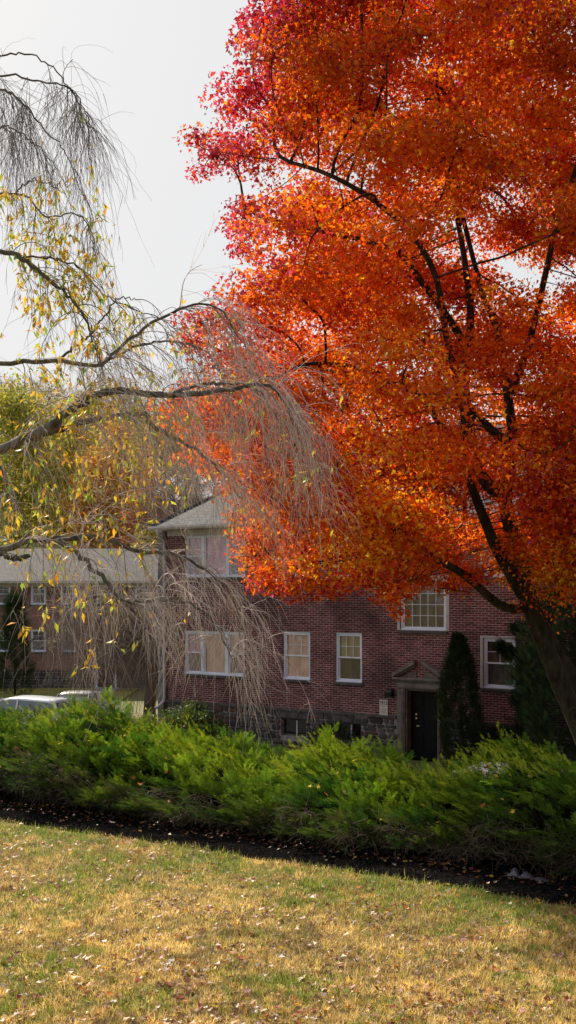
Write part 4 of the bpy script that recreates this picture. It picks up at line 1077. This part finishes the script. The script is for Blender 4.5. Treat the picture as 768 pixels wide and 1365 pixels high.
loose_tree('bare_tree', 'bare grey tree showing between orange tree and red maple', 222, 104, 560, 130, YEL, [1, 1, 1], 900, .25, G, 240, bare=3200)
loose_tree('bare_tree', 'thin bare tree behind the golden one', 120, 132, 520, 140, YEL, [2, 1, 1], 1800, .3, G, 240, bare=3000)
proto = loose_tree('ridge_tree', 'bare brown tree on the wooded ridge, one of a row', 60, 150, 500, 170, YEL+GRN, [2, 1, 1, 1, 2, 2], 3500, .42, 'bare trees on the ridge', 260, bare=4200, trunk_r=.3)
for i in range(11):
    o = proto.copy(); COL.objects.link(o); px = (-60, 0, 110, 165, 215, 262, 310, 370, 190, 90, 30)[i]; Y = (152, 170, 160, 148, 165, 150, 172, 160, 176, 178, 140)[i]
    X = (px-CXP)/F*Y; o.location = (X, Y, float(ground_z(X, Y))); o.rotation_euler.z = i*1.3; s = (.95, 1, .85, .9, .75, .9, .95, 1.0, .85, .8, .8)[i]; o.scale = (s, s, s)
    for ch in proto.children: c = ch.copy(); COL.objects.link(c); c.parent = o
# columnar evergreen in front of the far building
def evergreen(name, label, X, Y, zb, H, rad_fn, nspray, size, cols, wts, lean=0.0, mat='needle_dark', cat='tree', group=None, trunk=.07, sq=1.0, extra=None):
    t = empty(name, (X, Y, zb)); tag(t, label, cat, group)
    h = rng.random(nspray)**.85; th = rng.uniform(0, 2*PI, nspray); rr_ = rad_fn(h)*(.62+.42*rng.random(nspray)**.5)*(1+.16*np.sin(th*3+h*9)+.10*np.sin(th*5-h*17))
    p = np.stack((np.cos(th)*rr_ + lean*h*H, np.sin(th)*rr_*sq, h*H), 1)
    out = np.stack((np.cos(th)*.7, np.sin(th)*.7, np.full(nspray, .75)), 1) + rng.normal(0, .25, (nspray, 3))
    if extra is not None: p = np.vstack((p, extra[0])); out = np.vstack((out, extra[1])); nspray = len(p)
    nb = NB(); spray(nb, p, out, rng.uniform(.7, 1.3, nspray)*size, palette(nspray, cols, wts, .3)); nb.build('foliage', M[mat], t)
    k = MB(); k.tube([(0, 0, -.1), (lean*.3*H, 0, H*.4), (lean*.8*H, 0, H*.85)], [trunk, trunk*.7, trunk*.25], 8); k.build('trunk', M['bark_dark'], t, smooth=True)
    return t
# a feathery spray: a stem with pairs of narrow branchlets
def make_spray(pairs=8):
    v = []; q = []
    def blade(o, d, l, w, up):
        o = np.array(o, float); d = np.array(d, float); d /= np.linalg.norm(d); s = np.cross(d, (0, 0, 1)); s /= np.linalg.norm(s)+1e-9
        n = len(v); v.extend([o, o+d*l*.45+s*w+(0, 0, up*.5), o+d*l+(0, 0, up), o+d*l*.45-s*w+(0, 0, up*.5)]); q.append((n, n+1, n+2, n+3))
    for i in range(pairs):
        t = (i+.4)/pairs; y = t; lz = .10*math.sin(t*2.2)
        l = .34*(1-t)**.7+.10
        for sg in (-1, 1): blade((0, y*.92, lz), (sg*1.0, 1.05, random.uniform(-.3, .5)), l*random.uniform(.8, 1.2), .026, random.uniform(-.02, .06))
    blade((0, .55, .06), (0, 1, .1), .5, .03, .03); blade((0, 0, 0), (0, 1, .1), .62, .022, .05)
    return np.array(v), np.array(q), None
SPR = [make_spray(7) for _ in range(4)]
def spray(nb, p, out, size, cols, zn=.5):
    n = len(p); y = out/np.linalg.norm(out, axis=1)[:, None]; z = rng.normal(0, zn, (n, 3)) + (0, 0, 1); z -= (z*y).sum(1)[:, None]*y; z /= np.linalg.norm(z, axis=1)[:, None]
    x = np.cross(y, z); fr = np.stack((x, y, z), -1); k = rng.integers(0, len(SPR), n)
    for i in range(len(SPR)):
        m = k == i; leaves_at(nb, p[m], size[m], cols[m], fr[m], SPR[i])

X = (20-CXP)/F*64; evergreen('columnar_evergreen', 'narrow dark evergreen against the far building between its first two windows', X, 64, float(ground_z(X, 64)), 5.6, lambda h: .72*(1-h)**.6+.1, 900, .55, [(.02, .035, .014), (.03, .045, .015)], [1, 1], group=None)

def by_wall(px, off):                      # a point standing `off` metres in front of the house wall
    tx = (px-CXP)/F; Y = (WALL_W-off)/(NW[0]*tx+NW[1]); return tx*Y, Y
X, Y = by_wall(617, 1.0)
DG = [(.016, .034, .012), (.026, .05, .014), (.04, .06, .016)]
evergreen('conical_evergreen', 'dark cone shaped evergreen right of the black door', X, Y, 0, 3.72, lambda h: np.interp(h, [0, .3, .55, .8, 1], [.50, .56, .50, .30, .04]), 4200, .19, DG, [3, 3, 1], lean=-.035)
# the big dark yew behind the maple stems; some boughs reach in front of the window
X, Y = by_wall(782, 1.9)
bx, bz = [], []
ex = []; eo = []
for (px, py, r_, k) in ((670, 866, .15, 170), (682, 874, .18, 220), (694, 842, .2, 200), (708, 880, .4, 500), (702, 905, .3, 360), (702, 935, .35, 360), (708, 965, .5, 500), (730, 900, .5, 600), (730, 850, .45, 500)):
    xx, yy = by_wall(px, 1.1); z = CZ-(py-HY)/F*yy
    ex.append(np.array((xx-X, yy-Y, z)) + rng.normal(0, 1, (k, 3))*(r_*.45, r_*.45, r_*.42)); eo.append(rng.normal(0, .5, (k, 3)) + (-.6, -.2, .6))
evergreen('yew', 'tall dark yew filling the corner behind the leaning maple stems', X, Y, 0, 5.9, lambda h: np.interp(h, [0, .25, .6, .85, 1], [1.45, 1.6, 1.5, 1.0, .1]), 9000, .24, [(.012, .026, .010), (.018, .036, .012), (.03, .045, .014)], [3, 3, 1], extra=(np.vstack(ex), np.vstack(eo)), trunk=.16)
X2, Y2 = by_wall(668, .75)
evergreen('low_yew', 'low dark yew under the window right of the cone shaped evergreen', X2, Y2, 0, 1.15, lambda h: .62*np.sqrt(np.clip(1-h*h, 0, 1)), 900, .2, [(.012, .026, .010), (.018, .036, .012)], [1, 1], cat='shrub', trunk=.04)
X, Y = by_wall(443, 1.0)
evergreen('round_boxwood', 'round dark clipped shrub in front of the second basement window', X, Y, 0, .98, lambda h: .58*np.sqrt(np.clip(1-(h*2-1)**2*.9, 0, 1)), 1500, .12, [(.016, .032, .010), (.03, .05, .014)], [1, 1], cat='shrub', trunk=.03)

def leafy_shrub(name, label, X, Y, zb, H, rx, ry, n, leaf, cols, wts):
    t = empty(name, (X, Y, zb), TH); tag(t, label, 'shrub')
    k = 70; a = rng.normal(size=(k, 3)); a /= np.linalg.norm(a, axis=1)[:, None]; a[:, 2] = abs(a[:, 2]); c = a*rng.uniform(.55, 1, (k, 1))*(rx, ry, H*.9)
    p = c[rng.integers(0, k, n)] + rng.normal(0, .13, (n, 3)); p[:, 2] = np.abs(p[:, 2])
    nb = NB(); leaves_at(nb, p, rng.uniform(.7, 1.3, n)*leaf, palette(n, cols, wts, .3), rand_frames(n, .2, np.array((0, -.1, .8))), OVAL); nb.build('foliage', M['leaf_far'], t)
    nb = NB()
    for q in c[:40]: nb.tube(smooth_line([(q[0]*.1, q[1]*.1, -.05), q*.5+(0, 0, .05), q], 5), np.linspace(.018, .006, 5), 4)
    nb.build('stems', M['bark_far'], t); return t
SG = [(.07, .12, .018), (.14, .18, .025), (.04, .08, .015), (.45, .36, .04)]
X, Y = by_wall(252, 1.3); leafy_shrub('foundation_shrub', 'green broadleaf shrub under the left three part window, along the stone base', X, Y, float(ground_z(X, Y)), 1.45, 1.6, .8, 6000, .085, SG, [3, 3, 3, .3])
X, Y = by_wall(204, 2.0); leafy_shrub('yellowing_shrub', 'small yellow green shrub at the left corner of the brick house beside a trunk', X, Y, float(ground_z(X, Y)), 1.05, .8, .6, 3000, .08, SG, [1, 3, 1, 2])

# bare weeping tree by the car park
X = (199-CXP)/F*43; Y = 43.0; zg = float(ground_z(X, Y)); t = empty('bare_weeping_tree', (X, Y, zg))
tag(t, 'small bare weeping tree with a tangle of pale twigs left of the downspout', 'tree'); O = np.array((X, Y, zg))
nb = NB(); tr = smooth_line([(0, 0, -.1), (.03, 0, 1.4), (-.1, 0, 2.6), (-.3, 0, 4.0)], 14); nb.tube(tr, np.linspace(.26, .13, 14), 10, .05)
tips = []
for i in range(26):
    a = rng.uniform(0, 2*PI); l = rng.uniform(1.0, 2.6); q = np.array((math.cos(a)*l-.5, math.sin(a)*l*.8, 0)); s = tr[rng.integers(7, 14)]
    b_ = smooth_line([s, s+q*.45+(0, 0, .8), s+q+(0, 0, .6), s+q*1.2+(0, 0, -.2)], 12); nb.tube(b_, np.linspace(.05, .012, 12), 5); tips.append(b_)
nb.build('trunk', M['bark_far'], t, smooth=True)
tips = np.array(tips); n = 2600; a = rng.integers(0, 26, n); b = rng.integers(3, 12, n); st = tips[a, b]
pos, D = twig_batch(st, rng.normal(0, .6, (n, 3))+(0, 0, .3), rng.uniform(.8, 3.0, n), rng.uniform(.15, .4, n), 9, .14)
pos[:, :, 2] = np.maximum(pos[:, :, 2], .3)
nb = NB(); twig_tubes(nb, pos, D, np.full(n, .009), np.full(n, .004), np.array((.30, .25, .21))*rng.uniform(.6, 1.25, (n, 1)), 0); nb.build('twigs', M['twig'], t)

# ------------------------------------------------------------------ the juniper hedge
hx0 = -21.5; hx1 = -1.0
hedge = empty('juniper_hedge', (EW[0]*-10+NW[0]*15, EW[1]*-10+NW[1]*15, float(ground_z(EW[0]*-10+NW[0]*15, EW[1]*-10+NW[1]*15))))
tag(hedge, 'long spreading green juniper hedge with sunlit feathery tops and dark bare lower branches', 'hedge'); HO = np.array(hedge.location)
HU = np.array([-21.5, -17.2, -15.2, -13.4, -11.7, -10.9, -10.15, -9.4, -8.7, -7.98, -7.2, -6.5, -5.45, -1]); HH = np.array([1.2, 1.22, 1.50, 1.42, 1.20, 1.02, 1.08, 1.20, 1.10, .98, 1.04, 1.20, 1.30, 1.3])
def hedge_pt(u, s, k=1.0):
    """u along the hedge, s over its profile from front foot to back foot, k = 1 on the surface"""
    W = np.interp(s, [0, .08, .22, .42, .6, .78, .9, 1], [12.95, 12.55, 12.72, 13.6, 14.7, 15.7, 16.6, 17.0])
    Z = np.interp(s, [0, .08, .22, .42, .6, .78, .9, 1], [.14, .30, .60, .86, 1.0, .96, .60, .2])
    lump = .17*np.sin(u*2.3+s*5)+.09*np.sin(u*4.1-s*9+1)+.07*np.sin(u*1.1+s*14+2)+.05*np.sin(u*7.3+s*3)
    H = np.interp(u, HU, HH) - np.interp(u, [-16, -13, -11.5, -8, -6.5], [.18, .20, .36, .32, .24])
    W0 = 15.0; front = np.interp(u, [-18, -16.4, -15.2, -14.2], [.35, .75, .55, 0])*np.clip((.45-s)/.45, 0, 1)
    W = W0 + (W-W0)*(1+lump*.35)*k + front; Z = Z*(H + lump*.9)*(1-(1-k)*.8)
    X = EW[0]*u+NW[0]*W; Y = EW[1]*u+NW[1]*W
    return np.stack((X, Y, ground_z(X, Y)+Z), -1)
nb = NB()
def normals(u, s):
    e = 1e-2; du = hedge_pt(u+e, s)-hedge_pt(u-e, s); ds = hedge_pt(u, s+e)-hedge_pt(u, s-e); nn = np.cross(ds, du); nn /= np.linalg.norm(nn, axis=1)[:, None]
    nn *= np.where((nn[:, 2]*.6 - (nn@np.array((NW[0], NW[1], 0)))*np.where(s < .5, 1, -1)) > 0, 1, -1)[:, None]; return nn
m = 2100; u = rng.uniform(hx0, hx1, m); s = rng.random(m)*.92; k = 1.04-.32*rng.random(m)**1.1
p0 = hedge_pt(u, s, k); nn = normals(u, s)
ax = nn*(.55, .55, .18) + (0, 0, .10) + np.outer(-.62+.42*rng.normal(size=m), (EW[0], EW[1], 0)) + rng.normal(0, .12, (m, 3)); ax[:, 2] = np.clip(ax[:, 2], -.1, .38); ax /= np.linalg.norm(ax, axis=1)[:, None]
bl = rng.uniform(.25, .55, m)
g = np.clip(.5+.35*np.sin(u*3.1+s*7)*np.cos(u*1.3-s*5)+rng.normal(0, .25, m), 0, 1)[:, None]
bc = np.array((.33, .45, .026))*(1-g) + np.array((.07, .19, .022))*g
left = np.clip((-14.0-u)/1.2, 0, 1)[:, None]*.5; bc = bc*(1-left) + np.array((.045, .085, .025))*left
low = np.interp(s, [0, .15, .42], [.22, .45, 1])[:, None]; bc = bc*low + np.array((.03, .035, .02))*(1-low)  # lower front darkened: shade put into the needle colour
bc *= rng.uniform(.7, 1.2, (m, 1)); old = rng.random(m) < np.interp(s, [0, .12, .3], [.30, .12, .01]); bc[old] = (.09, .065, .035)
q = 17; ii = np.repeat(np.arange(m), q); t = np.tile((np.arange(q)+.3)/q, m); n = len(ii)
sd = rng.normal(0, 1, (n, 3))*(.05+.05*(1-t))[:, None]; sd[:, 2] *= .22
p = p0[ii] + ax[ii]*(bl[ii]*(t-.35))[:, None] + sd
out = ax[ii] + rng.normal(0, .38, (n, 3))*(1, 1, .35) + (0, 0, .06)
spray(nb, p-HO, out, rng.uniform(.12, .25, n)*(1.15-.35*t), (bc[ii]*(.30+.95*t**1.3)[:, None] + np.array((.004, .018, .006)))*rng.uniform(.75, 1.2, (n, 1)), zn=.28)  # pale new growth at tips; shade between boughs painted into their bases
# long plumes standing out of the top
n = 420; u = rng.uniform(-18.5, -3, n); c_ = rng.choice(np.array([-9.6, -9.3, -7.0, -6.6, -6.2, -5.6, -12.5, -10.6, -8.3]), n); u = np.where(rng.random(n) < .45, c_+rng.normal(0, .25, n), u)
p = hedge_pt(u, rng.uniform(.42, .72, n)); d = np.outer(rng.uniform(-1.1, -.45, n), (EW[0], EW[1], 0)) + (0, 0, .48) + rng.normal(0, .12, (n, 3)); d /= np.linalg.norm(d, axis=1)[:, None]
for j in range(6):
    q = p + d*(.05+.075*j); spray(nb, q-HO, d + rng.normal(0, .3, (n, 3)), rng.uniform(.10, .16, n)*(1-.07*j), np.array((.42, .50, .04))*rng.uniform(.7, 1.2, (n, 1)))
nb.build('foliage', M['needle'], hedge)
# dark sheet added inside the hedge to block light, and its bare lower boughs
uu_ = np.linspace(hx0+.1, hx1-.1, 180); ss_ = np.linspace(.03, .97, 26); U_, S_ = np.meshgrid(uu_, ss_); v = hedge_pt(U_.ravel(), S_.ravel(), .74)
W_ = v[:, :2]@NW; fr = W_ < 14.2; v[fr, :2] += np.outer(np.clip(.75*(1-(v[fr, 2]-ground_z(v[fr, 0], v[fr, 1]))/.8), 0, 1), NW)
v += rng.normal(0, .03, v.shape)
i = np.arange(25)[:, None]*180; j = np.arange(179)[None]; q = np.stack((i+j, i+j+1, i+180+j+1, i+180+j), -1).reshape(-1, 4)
link('light_block_core', np_mesh('light_block_core', v-HO, [q]), simple('dark_core', (.010, .010, .006), .98, var=.6, scale=14, spec=0), hedge)
nb = NB(); n = 900
u = rng.uniform(hx0+.3, hx1-.3, n); 
for a in range(n):
    s0 = hedge_pt(np.array([u[a]]), np.array([rng.uniform(0, .04)]), .72)[0]; s0[:2] += NW*rng.uniform(.0, .5); s0[2] = ground_z(s0[0], s0[1])
    s1 = hedge_pt(np.array([u[a]+rng.normal(0, .4)]), np.array([rng.uniform(.04, .26)]), rng.uniform(.86, 1.0))[0]
    m_ = (s0+s1)/2 + rng.normal(0, .10, 3); ln = smooth_line([s0, m_, s1, s1+rng.normal(0, .1, 3)-(NW[0]*.06, NW[1]*.06, .02)], 9); nb.tube(ln-HO, np.linspace(rng.uniform(.006, .016), .002, 9), 4)
n = 3600; u = rng.uniform(hx0, hx1, n); p = hedge_pt(u, rng.uniform(0.0, .22, n), rng.uniform(.88, 1.0, n))
pos, D = twig_batch(p, rng.normal(0, .7, (n, 3))+(-NW[0]*.5, -NW[1]*.5, -.25), rng.uniform(.12, .38, n), rng.uniform(-.05, .1, n), 5, .25)
gz = ground_z(pos[:, :, 0], pos[:, :, 1])+.02; pos[:, :, 2] = np.maximum(pos[:, :, 2], gz)
nb2 = NB(); twig_tubes(nb2, pos, D, np.full(n, .0035), np.full(n, .0014), np.array((.16, .12, .09))*rng.uniform(.5, 1.3, (n, 1)), HO); nb2.build('dead_twigs', M['twig'], hedge)
nb.build('branches', M['dead_twig'], hedge)

# ------------------------------------------------------------------ lawn grass
def lawn_edge(u): return W_EDGE + .05*np.sin(u*3.1)+.03*np.sin(u*7.7+1)
n = 400000
Y = 7.6 + (19.5-7.6)*rng.random(n)**1.25; X = rng.uniform(-1, 1, n)*(.262*Y+.45)
w = NW[0]*X+NW[1]*Y; u = EW[0]*X+EW[1]*Y; ok = w < lawn_edge(u)+rng.normal(0, .05, n); X, Y, w, u = X[ok], Y[ok], w[ok], u[ok]; n = len(X)
print('blades', n)
def lat(x, y, f, seed):                  # smooth random patches
    g_ = np.random.default_rng(seed).normal(size=(256, 256)); a = x*f; b = y*f; i0 = np.floor(a).astype(int); j0 = np.floor(b).astype(int); fa = sstep(a-i0); fb = sstep(b-j0)
    v00 = g_[i0 % 256, j0 % 256]; v10 = g_[(i0+1) % 256, j0 % 256]; v01 = g_[i0 % 256, (j0+1) % 256]; v11 = g_[(i0+1) % 256, (j0+1) % 256]
    return (v00*(1-fa)+v10*fa)*(1-fb)+(v01*(1-fa)+v11*fa)*fb
pat = .5*lat(X, Y, .9, 1)+.55*lat(X, Y, 2.7, 2)+.55*lat(X, Y, 8, 3)+.5*lat(X, Y, 26, 4)+rng.normal(0, .35, n)
green = pat*.62 - .12 + np.clip((w-9.9)*.4, -.15, .36)
tuft = .5*lat(X, Y, 14, 6)+.5*lat(X, Y, 32, 7)
hgt = rng.uniform(.025, .075, n)*(1+.25*(green > .4))*np.clip(1+.55*tuft, .35, 2.0); wd = rng.uniform(.0020, .0042, n); th = rng.uniform(0, 2*PI, n)
side = np.stack((np.cos(th), np.sin(th), np.zeros(n)), 1); lean = rng.normal(0, .55, (n, 3)); lean[:, 2] = 1; lean /= np.linalg.norm(lean, axis=1)[:, None]
lean2 = lean + rng.normal(0, .45, (n, 3)) + (0, 0, -.25)
base = np.stack((X, Y, ground_z(X, Y)-.004), 1); mid = base + lean*(hgt*.55)[:, None]; tip = mid + lean2*(hgt*.5)[:, None]
V = np.stack((base-side*wd[:, None], base+side*wd[:, None], mid+side*(wd*.8)[:, None], mid-side*(wd*.8)[:, None], tip), 1).reshape(-1, 3)
o_ = (np.arange(n)*5)[:, None]
straw = np.array((.82, .61, .27)); gold = np.array((.78, .54, .12)); gr = np.array((.16, .26, .035)); yg = np.array((.44, .45, .07)); br = np.array((.26, .15, .06))
r_ = rng.random(n); c = np.where((r_ < .5)[:, None], straw, gold); c[r_ > .90] = br
c *= np.clip(1+.14*lat(X, Y*2, .8, 10)+.25*lat(X, Y, 5, 9)+.28*lat(X, Y, 19, 8), .35, 1.4)[:, None]
m1 = green > .35; c[m1] = np.where((rng.random(m1.sum()) < .5)[:, None], yg, gr); m2 = (green > 0) & (green <= .35) & (rng.random(n) < .45); c[m2] = yg
c = c*rng.uniform(.55, 1.15, (n, 1))
me = np_mesh('lawn_grass', V, [o_+np.array((0, 1, 2, 3)), o_+np.array((3, 2, 4))], np.repeat(c, 5, axis=0))
tag(link('lawn_grass', me, M['grass']), 'short dry green and straw coloured lawn grass', 'grass', kind='stuff')

# ------------------------------------------------------------------ fallen leaves
def star_leaf(seed):
    """a curled dead leaf with pointed lobes and a stalk"""
    r = np.random.default_rng(seed); m = 5
    ang = np.array([-.5, -.36, -.26, -.14, 0, .14, .26, .36, .5])*2*PI*.86; rr_ = np.array([.35, .62, .42, .85, 1.0, .85, .42, .62, .35])*r.uniform(.85, 1.15, 9)
    inter = []
    for i in range(8):
        inter.append((ang[i], rr_[i])); inter.append(((ang[i]+ang[i+1])/2, min(rr_[i], rr_[i+1])*r.uniform(.5, .72)))
    inter.append((ang[8], rr_[8])); inter = np.array(inter)
    x = np.sin(inter[:, 0])*inter[:, 1]*.55; y = np.cos(inter[:, 0])*inter[:, 1]*.55
    cu_ = r.uniform(.2, .9); cv = r.uniform(-.3, .6); z = cu_*x**2*1.6 + cv*y**2 + r.normal(0, .05, len(x))
    v = [(0, 0, 0)] + [(a, b, c) for a, b, c in zip(x, y, z)]; f = [(0, i, i+1) for i in range(1, len(v)-1)]
    n = len(v); v += [(-.012, 0, 0), (.012, 0, 0), (.05, -.55, .12), (.035, -.55, .12)]; f.append((n, n+1, n+2, n+3))
    return v, f
KINDS = [('tan', (.52, .34, .17)), ('pale', (.66, .52, .46)), ('orange', (.62, .22, .04)), ('russet', (.30, .085, .035)), ('yellow', (.78, .52, .04)), ('red', (.36, .04, .04)), ('pink', (.52, .25, .27)), ('brown', (.22, .12, .07))]
LW = np.array([3.5, 1.0, 3.4, 4.6, 1.2, 1.6, .8, 4.0]); LW /= LW.sum()
pm = {}
for i, (nm_, c) in enumerate(KINDS):
    for j in range(2):
        v, f = star_leaf(i*5+j); k = MB(); k.add(v, f, c); o = k.build('fallen_leaf', M['litter'], tint=True); pm[i, j] = o.data; bpy.data.objects.remove(o)
cnt = 0; tries = 0
while cnt < 270:
    Y = 7.9 + 5.5*rng.random()**1.5; X = rng.uniform(-1, 1)*(.256*Y+.05)
    if NW[0]*X+NW[1]*Y > W_EDGE-.1: continue
    i = rng.choice(8, p=LW); o = bpy.data.objects.new('fallen_leaf', pm[i, int(rng.integers(0, 2))]); COL.objects.link(o)
    o.location = (X, Y, float(ground_z(X, Y))+.022+.012*rng.random()); o.rotation_euler = (rng.normal(0, .45), rng.normal(0, .45), rng.uniform(0, 6.28)); s = rng.uniform(.05, .105); o.scale = (s, s, s)
    tag(o, f'small curled {KINDS[i][0]} fallen leaf lying on the sunlit lawn', 'leaf', f'{KINDS[i][0]} leaves fallen on the lawn'); cnt += 1
for (px, py, i, s) in ((424, 1312, 1, .10), (635, 1303, 5, .06), (325, 1146, 4, .10), (262, 1248, 1, .085), (345, 1222, 1, .08), (90, 1092, 4, .06)):
    zl = ground_z(0, 10); Y = 10.0
    for _ in range(6): X = (px-CXP)/F*Y; Y = (CZ-float(ground_z(X, Y))-.03)/((py-HY)/F)
    X = (px-CXP)/F*Y; o = bpy.data.objects.new('fallen_leaf', pm[i, 0]); COL.objects.link(o); o.location = (X, Y, float(ground_z(X, Y))+.035); o.rotation_euler = (-.5, .2, px); o.scale = (s, s, s)
    tag(o, f'large {KINDS[i][0]} fallen leaf lying on the lawn, bigger than those around it', 'leaf', f'large {KINDS[i][0]} leaves on the lawn')
# leaves caught on the hedge
for a in range(80):
    u = rng.uniform(-17, -5.2); s_ = rng.uniform(.16, .6); p = hedge_pt(np.array([u]), np.array([s_]), 1.06)[0]; i = int(rng.choice([2, 4, 4, 2, 3, 0]))
    o = bpy.data.objects.new('caught_leaf', pm[i, a % 2]); COL.objects.link(o); o.location = p + (0, 0, .05); o.rotation_euler = (rng.uniform(-.9, .2), rng.normal(0, .5), rng.uniform(0, 6)); k = rng.uniform(.065, .125); o.scale = (k, k, k)
    tag(o, f'{KINDS[i][0]} autumn leaf caught on top of the juniper hedge', 'leaf', f'{KINDS[i][0]} leaves caught on the hedge')
def scatter(name, label, n, fn, size, wts):
    X, Y = fn(n); n = len(X); p = np.stack((X, Y, ground_z(X, Y)+rng.uniform(.015, .04, n)), 1); nb = NB()
    cs = np.array([c for _, c in KINDS])[rng.choice(8, n, p=np.array(wts)/sum(wts))]*rng.uniform(.45, 1.05, (n, 1))
    leaves_at(nb, p, rng.uniform(*size, n), cs, rand_frames(n, 0, np.array((0, 0, 2.2))), MAPLE); tag(nb.build(name, M['litter']), label, 'leaves', kind='stuff')
def on_lawn(n):
    Y = 7.8+11.5*rng.random(n)**1.3; X = rng.uniform(-1, 1, n)*(.26*Y+.3); w = NW[0]*X+NW[1]*Y; k = w < W_EDGE-.02
    k &= rng.random(n) < np.clip(.42+.42*lat(X, Y, 2.2, 21)+.25*lat(X, Y, 6, 22), .06, 1); return X[k], Y[k]
scatter('leaf_litter', 'small bits of fallen leaves scattered through the grass', 15000, on_lawn, (.03, .085), LW)
def under_hedge(n):
    u = rng.uniform(-20, -2, n); w = 12.75+rng.normal(0, .22, n); return EW[0]*u+NW[0]*w, EW[1]*u+NW[1]*w
scatter('hedge_litter', 'brown and russet leaves drifted under the hedge on dark mulch', 1000, under_hedge, (.04, .08), (1, .2, 1.2, 4, .3, .6, .3, 3))
def on_bed(n):
    u = rng.uniform(-20, -2, n); w = rng.uniform(W_EDGE, 13.0, n); return EW[0]*u+NW[0]*w, EW[1]*u+NW[1]*w
scatter('bed_litter', 'few leaves scattered over the dark mulch bed', 110, on_bed, (.04, .07), (1.5, .5, 1.5, 2, 1, .5, .4, 2))
n = 16000; X, Y = on_bed(n); p = np.stack((X, Y, ground_z(X, Y)+rng.uniform(.012, .035, n)), 1); nb = NB()
CH = (np.array([(-.5, -.12, 0), (.5, -.1, .05), (.45, .12, .0), (-.5, .1, .06)]), np.array([(0, 1, 2, 3)]), None)
leaves_at(nb, p, rng.uniform(.02, .055, n), np.array((.013, .012, .011))*rng.uniform(.4, 2.4, (n, 1)), rand_frames(n, 0, np.array((0, 0, 1.4))), CH)
tag(nb.build('mulch_chips', tint_mat('bark_chip', 1, 0)), 'dark bark chips covering the bed', 'mulch', kind='stuff')
# crumpled pale plastic at the foot of the hedge
tx = (703-CXP)/F; Y = 12.72/(NW[0]*tx+NW[1]); X = tx*Y; k = 22; gu, gv = np.meshgrid(np.linspace(-1, 1, k), np.linspace(-1, 1, k//2))
zc = .10*np.exp(-((gu+.62)/.16)**2)+.075*np.exp(-((gu+.02)/.20)**2)+.03*np.exp(-((gu-.6)/.2)**2); zc = zc*(1-gv**2)*.95 + rng.normal(0, .006, gu.shape)
v = np.stack((gu*.27+rng.normal(0, .005, gu.shape), gv*.06+.02*np.sin(gu*7), zc), -1).reshape(-1, 3); i = np.arange(k//2-1)[:, None]*k; j = np.arange(k-1)[None]
o = link('plastic_bag', np_mesh('plastic_bag', v, [np.stack((i+j, i+j+1, i+k+j+1, i+k+j), -1).reshape(-1, 4)], smooth=True), M['plastic_bag'], loc=(X, Y, float(ground_z(X, Y))+.02), rot=(0, 0, TH))
so = o.modifiers.new('thickness', 'SOLIDIFY'); so.thickness = .004
tag(o, 'crumpled pale plastic bag lying on the mulch under the right end of the hedge', 'plastic bag')
